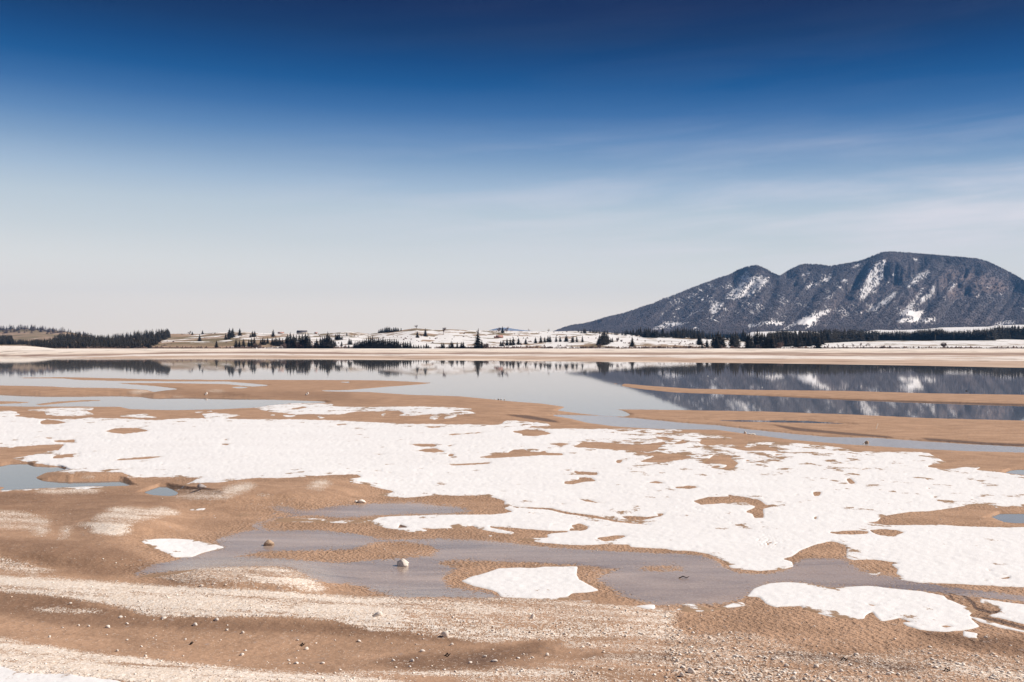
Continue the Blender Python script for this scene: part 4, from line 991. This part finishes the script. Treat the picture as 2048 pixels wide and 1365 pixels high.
many('s', '1060,150,220,32 1075,144,224,34 1092,142,224,34 1106,150,222,28 1125,158,224,32 1142,154,226,34 1158,160,222,30', O3, 'dense spruce in the paired clumps on the snow before the mountain', 'spruces of the paired clumps')
many('s', '1270,162,214,24 1290,158,216,28 1308,150,218,28 1325,140,222,30 1345,148,222,28 1362,142,220,26 1378,136,220,28 1396,146,220,26 1414,152,220,26 1430,150,220,26 1446,152,220,26 1462,150,220,26 1484,152,222,28 1498,158,222,26', O3, 'spruce in the belt across the snow before the mountain foot', 'spruces of the mid belt')
many('s', '1505,190,282,30 1494,196,276,26 1520,262,306,16 1522,164,194,24 1560,234,304,30', O3, 'spruce among the stragglers at the left end of the right wood', 'stragglers left of the right wood')
many('s', '1610,195,292,32 1628,180,300,34 1648,162,302,38 1668,180,302,36 1688,200,304,34 1640,215,306,36 1752,188,300,28 1770,176,302,34 1790,168,300,36 1806,180,290,30 1850,156,252,36 1868,180,256,30 1884,190,306,36 1900,172,306,38 1916,200,306,32 1944,172,304,38 1962,154,304,42 1982,170,304,40 2000,178,304,40 2022,190,306,36 2040,184,306,36', O3, 'tall ragged spruce in the front rank left of the right wood', 'front rank of the right wood')
many('s', '14,190,304,36 34,180,306,38 56,186,304,34 80,176,300,36 104,182,296,34 130,170,292,36 150,178,296,36 176,172,292,36 204,180,290,34 230,186,300,34 256,178,296,34 280,172,292,34 304,178,292,34 330,182,294,34 356,176,286,34 382,170,286,34 404,190,306,34 430,168,280,34', O4, 'dark spruce in the left front rank of the right wood', 'left front rank of the right wood')
# bare bushes and trees
many('u', '232,262,304,56 275,264,306,40 338,256,306,70', O2, 'purple-brown leafless bush at the foot of the tall stand', 'bushes at the foot of the tall stand')
many('u', '562,250,308,70 478,272,312,36 20,268,312,60 -5,262,312,50', O2, 'purple-brown leafless bush at the shoreline beside a spruce clump', 'leafless shoreline bushes')
many('u', '700,268,308,40 640,285,306,40 1180,285,308,46 1070,288,308,40 1420,282,306,46 1300,288,308,40 560,286,308,46 300,288,310,50', O3, 'low brown leafless bush in the scrub along the shoreline', 'low bushes in the shoreline scrub')
many('b', '600,262,306,24 680,258,306,24 740,256,304,26 790,258,304,22 810,262,302,20 560,264,308,20 480,266,308,24', O4, 'thin bare sapling at the shoreline before the right wood', 'bare saplings before the right wood')
many('b', '1985,235,300,22 960,244,300,22 1240,226,250,14', O2, 'pale bare tree between dark spruces near the shore', 'pale bare trees near the shore')

# --- woods: every tree scattered on its slope; the largest are objects, the rest one mass each
def wood(u0, u1, topf, basef, n, h0, h1, seed, front=0.0):
    r = random.Random(seed); o = []
    for i in range(n):
        u = r.uniform(u0, u1); f = r.random()
        b_ = basef(u); tp = topf(u)
        x, y, z = on_far(u, b_)
        ytop = y + (YT - y) * 0.9
        yy = y + (ytop - y) * f ** 1.3
        z = float(zfar(u, yy)); bv = HOR + F * (EYE - z) / yy
        hpx = r.uniform(h0, h1)
        if bv - hpx < tp: hpx = bv - tp + r.uniform(-3.5, 1.5)
        if hpx < 4: continue
        o.append((hpx, u, yy, z, hpx / F * yy))
    return o
topL = curve([(-60, 667), (0, 669), (24, 669), (26, 679), (60, 680), (95, 677), (125, 665), (160, 663), (190, 671), (230, 667), (262, 662), (300, 658), (335, 658), (345, 668)])
baseL = curve([(-60, 690), (0, 690), (40, 690), (70, 693), (95, 699), (190, 697), (240, 698), (300, 697.5), (312, 690), (330, 679), (345, 672)])
topR = curve([(1536, 665), (1558, 660), (1590, 661), (1636, 660), (1661, 657.5), (1711, 659), (1748, 661), (1768, 664), (1786, 662.5), (1806, 662), (1823, 665), (1836, 659), (1861, 657.5), (1886, 657.5), (1898, 663), (1936, 660), (1973, 657.5), (1998, 651), (2048, 649), (2300, 648)])
baseR = curve([(1400, 686), (1536, 690), (1640, 687), (1700, 684), (1760, 682), (1985, 681.5), (1990, 679), (2300, 680)])
wl_ = wood(-60, 340, lambda u: topL(u) - 1.5, baseL, 1300, 14, 22, 5)
wr_ = wood(1536, 2300, lambda u: topR(u) - 2.0, baseR, 1700, 22, 31, 6)
# fill of the belt between u 1150 and 1420 on the skyline
topM = curve([(1150, 662), (1165, 659), (1200, 662), (1300, 664), (1360, 660), (1540, 659)])
wm_ = wood(1155, 1560, lambda u: topM(u) - 2.5, lambda u: float(skyN(u)) + 4, 300, 10, 18, 8)
# far left: a leafless wood on the crest
def far2_z(u, y):
    t_ = (y - 3200) / 2000; v_ = 699 + (float(sky2(u)) - 699) * min(1, max(0, t_ / 0.8)) ** 0.8
    return EYE + (HOR - v_) / F * y - max(0, t_ - 0.8) * 80
allw = sorted([(a[0], 'l', a) for a in wl_] + [(a[0] - 4, 'r', a) for a in wr_ if a[1] < 2052], key=lambda q_: -q_[0])
LIM = 298
budget = max(0, LIM - n_spruce)
picked = allw[:budget]
pid = set(id(q_[2]) for q_ in picked)
for hp, side_, (hpx, u, yy, z, h) in picked:
    i = rnd.randrange(6)
    e = empty('spruce_tree', (float((u - CX) / F * yy), yy, z - 0.3), rnd.random() * 6.28); sx = h * rnd.uniform(1.15, 1.5); e.scale = (sx, sx, h)
    for nm, me in (('crown', CROWNS[i]), ('trunk', TRUNK)): link(bpy.data.objects.new(nm, me), e)
    if side_ == 'l': tag(e, 'dark spruce standing out of the wooded hill at the left edge', 'tree', 'large spruces of the left wood')
    else: tag(e, 'tall dark spruce in the dense wood under the mountain at the right edge', 'tree', 'large spruces of the right wood')
def mass(name, items, label, mat=None, w=1.0):
    lows = [crown_mesh(61 + k, 0.21, 8, 5, 0.05) for k in range(3)]
    A, B = [], []; off = 0
    for (hpx, u, yy, z, h) in items:
        me = lows[rnd.randrange(3)]
        co = np.empty(len(me.vertices) * 3, dtype=np.float32); me.vertices.foreach_get('co', co); co = co.reshape(-1, 3).copy()
        fa = np.empty(len(me.loops), dtype=np.int32); me.loops.foreach_get('vertex_index', fa); fa = fa.reshape(-1, 3)
        s_ = h * w * rnd.uniform(1.15, 1.6); a = rnd.random() * 6.28
        x = co[:, 0] * math.cos(a) - co[:, 1] * math.sin(a); y_ = co[:, 0] * math.sin(a) + co[:, 1] * math.cos(a)
        A.append(np.stack([x * s_ + (u - CX) / F * yy, y_ * s_ + yy, co[:, 2] * h + z - 0.5], -1)); B.append(fa + off); off += len(co)
    o = obj_np(name, np.concatenate(A), np.concatenate(B), mat or M_SPRUCE)
    return tag(o, label, 'wood', kind='stuff')
mass('left_forest', [a for a in wl_ if id(a) not in pid], 'dark mass of smaller spruces on the wooded hill at the left edge')
mass('right_forest', [a for a in wr_ if id(a) not in pid], 'dark mass of smaller spruces in the wood under the mountain on the right', None, 1.25)
mass('ridge_forest', wm_, 'low dark line of spruces on the skyline before the mountain foot')
cr = []
for i in range(330):
    u = rnd.uniform(-300, 205); f = rnd.random() ** 2
    if u > 130 and f > 0.3: f *= 0.3
    yy = 4800 - f * 420; z = far2_z(u, yy); hp = rnd.uniform(6, 13) if u < 130 else rnd.uniform(5, 10)
    cr.append((hp, u, yy, z, hp / F * yy))
M_PURPLE = simple('leafless_wood', (0.105, 0.078, 0.075), 0.95, 0.05, 0.5, 0.05)
mass('crest_forest', cr, 'purple-brown leafless wood along the crest of the far left hill', M_PURPLE, 1.5)

M_THICKET = simple('leafless_thicket', (0.21, 0.15, 0.135), 0.95, 0.05, 0.4, 0.12)
tk = []
for a_, b_, n_t, hmin, hmax in ((440, 560, 26, 3, 7), (560, 640, 22, 5, 10), (640, 720, 20, 4, 9), (700, 830, 30, 3, 7), (830, 940, 16, 2, 5), (960, 1020, 16, 3, 8), (1100, 1200, 20, 3, 7), (1200, 1420, 34, 2, 6), (1420, 1560, 34, 4, 9), (190, 330, 34, 3, 7), (1560, 1700, 26, 2, 6), (1700, 2040, 20, 2, 4)):
    for _ in range(n_t):
        u_ = rnd.uniform(a_, b_); y_ = YS - rnd.uniform(0, 14) + (rnd.random() < .3) * rnd.uniform(0, 120); hp = rnd.uniform(hmin, hmax)
        tk.append((hp, u_, y_, float(zfar(u_, y_)), hp / F * y_))
mass('shore_thicket', tk, 'purple-brown leafless thicket along the far shoreline', M_THICKET, 2.1)
# brush along the foot of the bank
def brush():
    A, B = [], []; n = 0
    for i in range(9000):
        u = rnd.uniform(-60, 2120)
        dens = 0.35 + 0.65 * (math.sin(u * 0.013) * math.sin(u * 0.031 + 1) > -0.25)
        if rnd.random() > dens: continue
        y = YS - 12 + rnd.uniform(-6, 22) + (rnd.random() < .12) * rnd.uniform(0, 60)
        x = (u - CX) / F * y; z = float(zfar(u, y)) if False else None
        A.append((x, y)); B.append(u)
    A = np.array(A); z = zfar(np.array(B), A[:, 1])
    k = len(A); h = np.array([rnd.uniform(.6, 2.6) * (1.8 if rnd.random() < .08 else 1) for _ in range(k)]); w = h * 0.55
    ang = np.array([rnd.random() * 6.28 for _ in range(k)])
    return cones(A[:, 0], A[:, 1], z - 0.3, h, w, 3)
v_, f_ = brush()
tag(obj_np('shore_brush', v_, f_, M_BRUSH), 'thin dark line of dry brush along the foot of the far bank', 'brush', kind='stuff')
# scrub on the hills
hu = np.array([rnd.uniform(300, 1540) for _ in range(700)]); hy = np.array([rnd.uniform(1600, 2650) for _ in range(700)])
keep_ = fbm(hu / 40, hy / 160, 2, 201) > 0.12
hu, hy = hu[keep_], hy[keep_]
hz = zfar(hu, hy); hs = np.array([rnd.uniform(1.2, 3.6) for _ in hu])
v_, f_ = cones((hu - CX) / F * hy, hy, hz - .3, hs, hs * .8, 5)
tag(obj_np('hill_scrub', v_, f_, M_BRUSH), 'scattered brown scrub on the snow-patched hills', 'scrub', kind='stuff')

# ------------------------------------------------------------------ buildings
M_WALL = simple('rendered_wall', (0.62, 0.55, 0.48), var=0.1, scale=.6); M_WOODW = simple('weathered_boards', (0.20, 0.14, 0.10), var=0.3, scale=1.2)
M_RED = simple('red_tiles', (0.46, 0.24, 0.20), var=0.2, scale=1.0); M_GREYR = simple('grey_tiles', (0.11, 0.10, 0.115), var=0.2, scale=1.0)
M_GLASS = simple('window_glass', (0.03, 0.035, 0.04), 0.1, 0.5)
def box(x0, x1, y0, y1, z0, z1):
    v = [(x0, y0, z0), (x1, y0, z0), (x1, y1, z0), (x0, y1, z0), (x0, y0, z1), (x1, y0, z1), (x1, y1, z1), (x0, y1, z1)]
    return v, [(0, 3, 2, 1), (4, 5, 6, 7), (0, 1, 5, 4), (1, 2, 6, 5), (2, 3, 7, 6), (3, 0, 4, 7)]
def tri(fs): return [t_ for a, b_, c_, d in fs for t_ in ((a, b_, c_), (a, c_, d))]
def house(name, label, u, v, L, Wd, Hw, Hr, roofm, wallm, y=None, rz=0.0, wins=5):
    x, yy, z = on_far(u, v)
    e = empty(name, (x, yy, z), rz); tag(e, label, 'building')
    a, b_ = box(-L / 2, L / 2, -Wd / 2, Wd / 2, -1, Hw)
    vs_ = list(a) + [(-L / 2, 0, Hw + Hr), (L / 2, 0, Hw + Hr)]
    fs = tri(b_) + [(4, 8, 7), (5, 6, 9)]
    obj_np('walls', vs_, fs, wallm, e)
    o_ = 0.6; k = Hr / (Wd / 2)
    for sgn in (-1, 1):
        p_ = [(-L / 2 - o_, sgn * (Wd / 2 + o_), Hw - o_ * k + .05), (L / 2 + o_, sgn * (Wd / 2 + o_), Hw - o_ * k + .05), (L / 2 + o_, 0, Hw + Hr + .05), (-L / 2 - o_, 0, Hw + Hr + .05)]
        p_ += [(q_[0], q_[1], q_[2] + .25) for q_ in p_]
        obj_np('roof', p_, [(0, 3, 2, 1), (4, 5, 6, 7), (0, 1, 5, 4), (1, 2, 6, 5), (2, 3, 7, 6), (3, 0, 4, 7)], roofm, e)
    for i in range(wins):
        cx_ = -L / 2 + L * (i + .5) / wins
        a, b_ = box(cx_ - .6, cx_ + .6, -Wd / 2 - .06, -Wd / 2 + .1, Hw * .45, Hw * .45 + 1.3); obj_np('window', a, b_, M_GLASS, e)
    a, b_ = box(L * .2 - 1.1, L * .2 + 1.1, -Wd / 2 - .08, -Wd / 2 + .1, 0, Hw * .42); obj_np('door', a, b_, M_WOODW, e)
    a, b_ = box(-L * .2 - .4, -L * .2 + .4, .8, 1.6, Hw + Hr * .4, Hw + Hr + 1.0); obj_np('chimney', a, b_, M_WALL, e)
    return e
house('farmhouse', 'long farmhouse with a faded red roof on the skyline, left of the tall spruce stand', 562, 668.2, 15, 8, 2.0, 2.6, M_RED, M_WALL)
house('farmhouse', 'long farmhouse with a dark grey roof and pale wall above the tall spruce stand', 604, 668.5, 26, 12, 4.2, 5.0, M_GREYR, M_WALL, wins=7)
house('farmhouse', 'small pale house with a pinkish roof on the skyline between tiny spruces', 632, 668.5, 7, 6, 2.4, 2.2, M_RED, M_WALL, wins=2)
house('barn', 'low barn with a salmon-red roof on the snowy slope below the paired bare trees', 999, 676.5, 14, 8, 1.6, 4.2, M_RED, M_WOODW, rz=-.25, wins=2)
house('shed', 'tiny shed with a dark opening left of the salmon-roofed barn', 990.5, 676.5, 5, 4, 1.8, 1.6, M_RED, M_WOODW, wins=1)
# power poles before the right wood
M_POLE = simple('pole_wood', (0.30, 0.26, 0.24))
for u, lab in ((1748.5, 'thin power pole before the right wood, left one of two'), (1862.5, 'thin power pole before the right wood, right one of two')):
    x, yy, z = on_far(u, 682)
    e = empty('power_pole', (x, yy - 25, z - .5)); tag(e, lab, 'power pole', 'power poles before the right wood')
    v_, f_ = box(-.22, .22, -.22, .22, 0, 15.5); obj_np('post', v_, f_, M_POLE, e)
    v_, f_ = box(-1.4, 1.4, .23, .35, 14.2, 14.5); obj_np('crossarm', v_, f_, M_POLE, e)
    for sx_ in (-1.2, 0, 1.2):
        v_, f_ = box(sx_ - .1, sx_ + .1, .2, .4, 14.52, 14.9); obj_np('insulator', v_, f_, M_GLASS, e)

# ------------------------------------------------------------------ stones
def stone_mat(name, base, dark=0.6, scale=6):
    m, nt, b = nodes_of(name); t = NT(nt); p = t.pos()
    n = t.noise(p, scale, 5, .65)
    t.put(b.inputs['Base Color'], t.mix(t.rng(n, .35, .7), (*base, 1), tuple(c_ * dark for c_ in base) + (1,)))
    b.inputs['Roughness'].default_value = .9; b.inputs['Specular IOR Level'].default_value = .2
    t.put(b.inputs['Normal'], t.bump(n, .6, .03))
    return m
M_STONE = stone_mat('pale_limestone', (0.88, 0.79, 0.70), .8); M_BROWN = stone_mat('brown_boulder', (0.62, 0.44, 0.31), .6); M_GREY = stone_mat('grey_boulder', (0.52, 0.46, 0.44), .6)
ICO = None
def ico(n):
    import bmesh
    bm = bmesh.new(); bmesh.ops.create_icosphere(bm, subdivisions=n, radius=1)
    v = np.array([q_.co[:] for q_ in bm.verts]); f = np.array([[w_.index for w_ in q_.verts] for q_ in bm.faces]); bm.free(); return v, f
I1, I2, I3 = ico(1), ico(2), ico(3)
def rock_mesh(seed, mat, I=I2, rough=0.5, flat=True):
    v, f = I
    n = fbm(v[:, 0] * 1.3 + seed * 7.1 + v[:, 2] * 2.1, v[:, 1] * 1.3 + seed * 3.3 - v[:, 2] * 1.7, 3, seed)
    w = v * (1 + rough * n)[:, None]
    # a few planar facets
    r = random.Random(seed)
    for _ in range(7):
        d = np.array([r.uniform(-1, 1), r.uniform(-1, 1), r.uniform(-.3, 1)]); d /= np.linalg.norm(d)
        h = w @ d; cut = r.uniform(.5, .78); over = np.clip(h - cut, 0, None); w = w - over[:, None] * d * .85
    return mesh_np('rock', w, f, mat, smooth=False)
def rock(u, v, wpx, hpx, mat, label, group=None, name='boulder', seed=1, rz=0.0, I=I3, cat='boulder', sink=0.35):
    x, y, z = gp(u, v)
    if sample(W, np.array(u), np.array(v)) > .5: z = 0
    k = y / F
    o = link(bpy.data.objects.new(name, rock_mesh(seed, mat, I)))
    a, c_ = wpx / 2 * k, hpx / (2 - sink) * k
    o.location = (x, y, z + c_ * (1 - sink)); o.scale = (a * 1.08, a * .8, c_ * 1.08); o.rotation_euler = (0, 0, rz)
    return tag(o, label, cat, group)
rock(538, 1091, 21, 11, M_BROWN, 'brown boulder with a pale top sitting in the thin meltwater, left one of two', seed=3)
rock(806, 1132, 24, 15, M_STONE, 'pale-topped brown boulder in the meltwater between two snow patches', seed=4)
rock(404, 977, 18, 9, M_GREY, 'grey boulder just under the snow edge on the gravel mound', seed=5)
rock(723, 1006, 17, 8, M_STONE, 'white stone on the mud at the edge of the upper meltwater pool', seed=6)
rock(712, 1005, 8, 4, M_STONE, 'small pale stone leaning on the white stone by the upper pool', seed=7, name='stone', cat='stone')
rock(1490, 868, 6, 5, M_STONE, 'upright pale stone standing in the narrow channel, left of the flat slabs', seed=8, name='stone', cat='stone')
rock(1499, 869.5, 9, 2.2, M_STONE, 'flat pale slab beside the upright stone in the narrow channel', seed=9, name='stone', cat='stone')
rock(1507, 870, 8, 3, M_STONE, 'rough pale slab at the right end of the group in the narrow channel', seed=10, name='stone', cat='stone')
rock(1733, 890, 9, 7, M_BROWN, 'squarish brown stone with a dark face at the lower edge of the narrow channel', seed=11, name='stone', cat='stone')
rock(1727, 890, 5, 2, M_STONE, 'small pale stone left of the squarish brown stone', seed=12, name='stone', cat='stone')
rock(413, 789, 5.5, 4.5, M_STONE, 'small white and dark stone on the bank above the left pond', seed=13, name='stone', cat='stone')
rock(410.5, 790.5, 4, 3, M_GREY, 'dark stone added as shade of the white one on the bank above the left pond', seed=14, name='stone', cat='stone')  # the white stone's shaded lower left, added as a separate darker stone
rock(616, 789, 4.5, 4.5, M_STONE, 'white stone on the bank, right of the left pond', seed=15, name='stone', cat='stone')
rock(612, 791, 5, 3.5, M_GREY, 'dark stone below the white one at the right of the left pond', seed=16, name='stone', cat='stone')
for i, (a, b_) in enumerate([(990, 800.5), (997, 800), (1003, 800.5), (1009, 801)]):
    rock(a, b_, 4, 2, M_STONE if i != 1 else M_GREY, ORD[i] + ' small stone in the short row on the lake bank', 'stones of the short row on the bank', 'stone', 20 + i, I=I2, cat='stone')
BIGS = [('D', '630,803,26,14 290,860,16,9 1140,790,26,13 1268,757,30,10 705,744,22,9 955,750,26,10 743,782,16,9 853,970,18,9 1327,820,14,10 1420,835,16,12 1415,965,22,12 1793,930,20,14 1742,878,14,8 685,942,14,11 520,798,12,10 460,792,12,9 742,878,12,8 412,665,14,8 1180,560,20,9 1250,550,16,9 1735,1014,26,10 1890,1014,26,10 1085,876,14,9 828,918,12,8 1340,1000,12,8', 'pale stone lying on the brown mud strip at the lower left', 'pale stones on the lower left mud'),
        ('E', '225,727,44,20 618,845,36,28 1130,742,22,20 483,942,26,12 312,997,20,12 848,975,18,12 1212,965,18,14 905,1000,34,10 110,885,20,10 425,1000,22,12 655,905,18,10 760,1010,20,10', 'pale stone on the gravel and wet mud at the bottom middle', 'pale stones at the bottom middle'),
        ('F', '832,1032,24,18 655,1025,24,14 102,1058,34,24 1070,962,24,12 290,885,16,10 600,985,24,14 20,1000,20,14 980,1060,22,14 45,1085,26,20 330,1075,26,18 500,1092,24,16 700,1100,26,18 210,1105,30,20 1440,1098,22,12 1255,1078,24,12', 'cream stone among the dense pebbles at the lower right', 'cream stones among the lower right pebbles')]
for tl, txt, lab, grp in BIGS:
    labs_ = ranked(lab, [float(q_.split(',')[0]) for q_ in txt.split()])
    for i, q_ in enumerate(txt.split()):
        a, b_, w_, h_ = [float(c_) for c_ in q_.split(',')]
        u, v = P(f'{tl} {a},{b_}')[0]
        rock(u, v + h_ * .15, w_ * .44, h_ * .44, M_STONE, labs_[i], grp, 'stone', 40 + i * 3 + ord(tl), rnd.uniform(-.6, .6), I2, 'stone')

# pebbles
rngp = np.random.default_rng(3)
NP = 230000
pv = rngp.uniform(0, 1, NP); yv = 23.0 * (130 / 23.0) ** (pv ** 1.25)         # depth
pu = rngp.uniform(-350, 2400, NP)
vpx = HOR + F * (EYE - 0.35) / yv
gd = sample(G, pu, vpx)
fb = fbm(pu / 60, vpx / 14, 3, 303) * 0.25
sel = (rngp.random(NP) < np.clip(gd + fb, 0, 1) * (0.45 - 0.36 * np.clip((gd - 0.45) * 2, 0, 1)) + 0.0035) & (sample(S, pu, vpx) < .35) & (sample(W, pu, vpx) < .3) & (sample(FM, pu, vpx) < .5)
pu, vpx = pu[sel], vpx[sel]
inb = vpx < vvs[-1] - 10
pu, vpx = pu[inb], vpx[inb]
cI = np.clip(np.searchsorted(us, pu), 1, len(us) - 1); rI = np.clip(np.searchsorted(vvs, vpx), 1, len(vvs) - 1)
fu = (pu - us[cI - 1]) / (us[cI] - us[cI - 1]); fv = (vpx - vvs[rI - 1]) / (vvs[rI] - vvs[rI - 1])
bq = lambda A: (A[rI - 1, cI - 1] * (1 - fu) + A[rI - 1, cI] * fu) * (1 - fv) + (A[rI, cI - 1] * (1 - fu) + A[rI, cI] * fu) * fv
px_, py_, pz_ = bq(Xg), bq(Yg), bq(Zg)
n_ = len(px_)
# octahedral-ish pebble, 6 verts / 8 tris, squashed and turned
sz = (0.012 + 0.040 * rngp.random(n_) ** 4.5) * (1 + 0.55 * np.clip((px_ + 2) / 6, 0, 1) * np.clip((vpx - 1180) / 90, 0, 1))
rot = rngp.random(n_) * 6.28; asp = rngp.uniform(.55, 1, n_)
bv_ = np.array([(1, 0, 0), (.1, 1, .1), (-1, .1, 0), (0, -1, -.1), (.15, .1, .42), (0, 0, -.5)])
jit = rngp.uniform(.75, 1.25, (n_, 6, 3))
L_ = bv_[None] * jit * sz[:, None, None]; L_[:, :, 1] *= asp[:, None]
cs, sn = np.cos(rot)[:, None], np.sin(rot)[:, None]
vx = L_[:, :, 0] * cs - L_[:, :, 1] * sn + px_[:, None]; vy = L_[:, :, 0] * sn + L_[:, :, 1] * cs + py_[:, None]; vz = L_[:, :, 2] + (pz_ + sz * .18)[:, None]
ft = np.array([(0, 1, 4), (1, 2, 4), (2, 3, 4), (3, 0, 4), (1, 0, 5), (2, 1, 5), (3, 2, 5), (0, 3, 5)])
fp = (np.arange(n_) * 6)[:, None, None] + ft[None]
m_, nt_, b_p = nodes_of('pebble'); tt = NT(nt_)
tone = tt.attr('tone')
tt.put(b_p.inputs['Base Color'], tt.mix(tone, (0.70, 0.55, 0.43, 1), (0.95, 0.88, 0.80, 1))); b_p.inputs['Roughness'].default_value = .85; b_p.inputs['Specular IOR Level'].default_value = .2
tone_v = np.repeat(rngp.random(n_) ** .6, 6)
tag(obj_np('pebbles', np.stack([vx, vy, vz], -1).reshape(-1, 3), fp.reshape(-1, 3), m_, attrs={'tone': tone_v}), 'pale pebbles strewn over the near gravel bars and mud', 'pebbles', kind='stuff')
print('pebbles', n_, 'spruce', n_spruce, 'budget', budget, 'snow faces', int(kf.sum()), 'ground', len(faces))

# ------------------------------------------------------------------ birds, stake, driftwood
M_BLACK = simple('dark_plumage', (0.02, 0.02, 0.022)); M_WHITE = simple('white_plumage', (0.8, 0.8, 0.8)); M_BILL = simple('bill', (0.35, 0.2, 0.05))
def bird(u, v, wpx, body, label, group=None, rz=0.0):
    y = F * EYE / (v - HOR); x = (u - CX) / F * y; L = wpx * y / F
    e = empty('water_bird', (x, y, 0), rz, L); tag(e, label, 'bird', group)
    v_, f_ = I2
    w = v_ * np.array([.42, .19, .17]); w[:, 2] += .08
    w[:, 2] += np.clip(-v_[:, 0] - .55, 0, 1) * .22; w[:, 1] *= 1 - .5 * np.clip(-v_[:, 0], 0, 1) ** 2      # raised narrow tail
    obj_np('body', w, f_, body, e, True)
    pts = [(.28, .12, .085), (.36, .24, .06), (.40, .34, .055), (.44, .40, .07), (.50, .41, .055), (.55, .405, .02)]
    vs_ = []; fs = []
    for i, (a, c_, r_) in enumerate(pts):
        for k in range(8): vs_.append((a + math.sin(k * .785) * r_ * .5 * (1 if i < 3 else 0), math.cos(k * .785) * r_, c_ + math.sin(k * .785) * r_ * (1 if i >= 3 else .6)))
    for i in range(len(pts) - 1):
        for k in range(8): fs.append((i * 8 + k, i * 8 + (k + 1) % 8, (i + 1) * 8 + (k + 1) % 8, (i + 1) * 8 + k))
    obj_np('neck_and_head', vs_, fs, body, e, True)
    obj_np('bill', [(.54, -.015, .39), (.54, .015, .39), (.54, 0, .42), (.65, 0, .39)], [(0, 1, 3), (1, 2, 3), (2, 0, 3), (0, 2, 1)], M_BILL, e)
bird(1933, 782.5, 6, M_BLACK, 'single black water bird floating on the lake at the right', rz=.2)
bird(1524, 775.5, 4.5, M_WHITE, 'tiny white water bird on the lake above the long sand bar')
bird(1416, 753, 4, M_WHITE, 'tiny white water bird before the dark tree reflections', rz=2.6)
M_STICK = simple('bleached_wood', (0.8, 0.72, 0.62)); M_DRIFT = simple('dark_driftwood', (0.07, 0.045, 0.035))
def stick(pts, r0, r1, mat, name, label, cat, group=None):
    vs_, fs = [], []
    for i, p_ in enumerate(pts):
        r_ = r0 + (r1 - r0) * i / (len(pts) - 1)
        for k in range(6): vs_.append((p_[0] + math.cos(k * 1.047) * r_ * .9, p_[1] + math.cos(k * 1.047) * r_ * .2, p_[2] + math.sin(k * 1.047) * r_))
    for i in range(len(pts) - 1):
        for k in range(6): fs.append((i * 6 + k, i * 6 + (k + 1) % 6, (i + 1) * 6 + (k + 1) % 6, (i + 1) * 6 + k))
    return tag(obj_np(name, vs_, fs, mat), label, cat, group)
x, y, z = gp(1752, 858)
k = y / F
stick([(x, y, z - .1), (x + 2.4 * k, y + .1, z + 4.5 * k), (x + 5.5 * k, y + .2, z + 9.5 * k)], .05, .04, M_STICK, 'stake', 'thin pale stake leaning to the right on the sand bar', 'stake')
for i, (tl, a, b_, L, lab) in enumerate([('F', 60, 518, 60, 'dark waterlogged branch half sunk in the film of water between the snow patches'), ('F', 1000, 1000, 40, 'dark sodden stick among the pebbles at the lower right'), ('E', 630, 973, 30, 'dark twig at the edge of the wet patch at the bottom middle'), ('F', 1600, 1064, 34, 'dark stick on the gravel strip near the lower right corner'), ('D', 1120, 906, 16, 'short dark twig on the mud strip at the lower left'), ('D', 1770, 912, 26, 'crooked dark twig at the right end of the lower left mud strip')]):
    u, v = P(f'{tl} {a},{b_}')[0]
    x, y, z = gp(u, v); k = y / F; Lm = L * .3418 * k
    stick([(x - Lm / 2, y, z + .01), (x - Lm * .1, y + .08, z + .05), (x + Lm * .2, y - .05, z + .03), (x + Lm / 2, y + .05, z + .05)], .022, .01, M_DRIFT, 'driftwood', lab, 'driftwood')

# ------------------------------------------------------------------ haze
v_, f_ = box(-16000, 16000, -600, HAZE_FAR, -6, HAZE_TOP)
hz_m = bpy.data.materials.new('haze'); hz_m.use_nodes = True
hn = hz_m.node_tree; hn.nodes.clear()
ho = hn.nodes.new('ShaderNodeOutputMaterial'); hv = hn.nodes.new('ShaderNodeVolumePrincipled')
hv.inputs['Density'].default_value = HAZE; hv.inputs['Color'].default_value = (*HAZE_COL, 1); hv.inputs['Anisotropy'].default_value = 0.0
hn.links.new(hv.outputs[0], ho.inputs['Volume'])
hz = obj_np('haze', v_, f_, hz_m); tag(hz, 'thin blue air in front of the mountain', 'haze', kind='stuff')
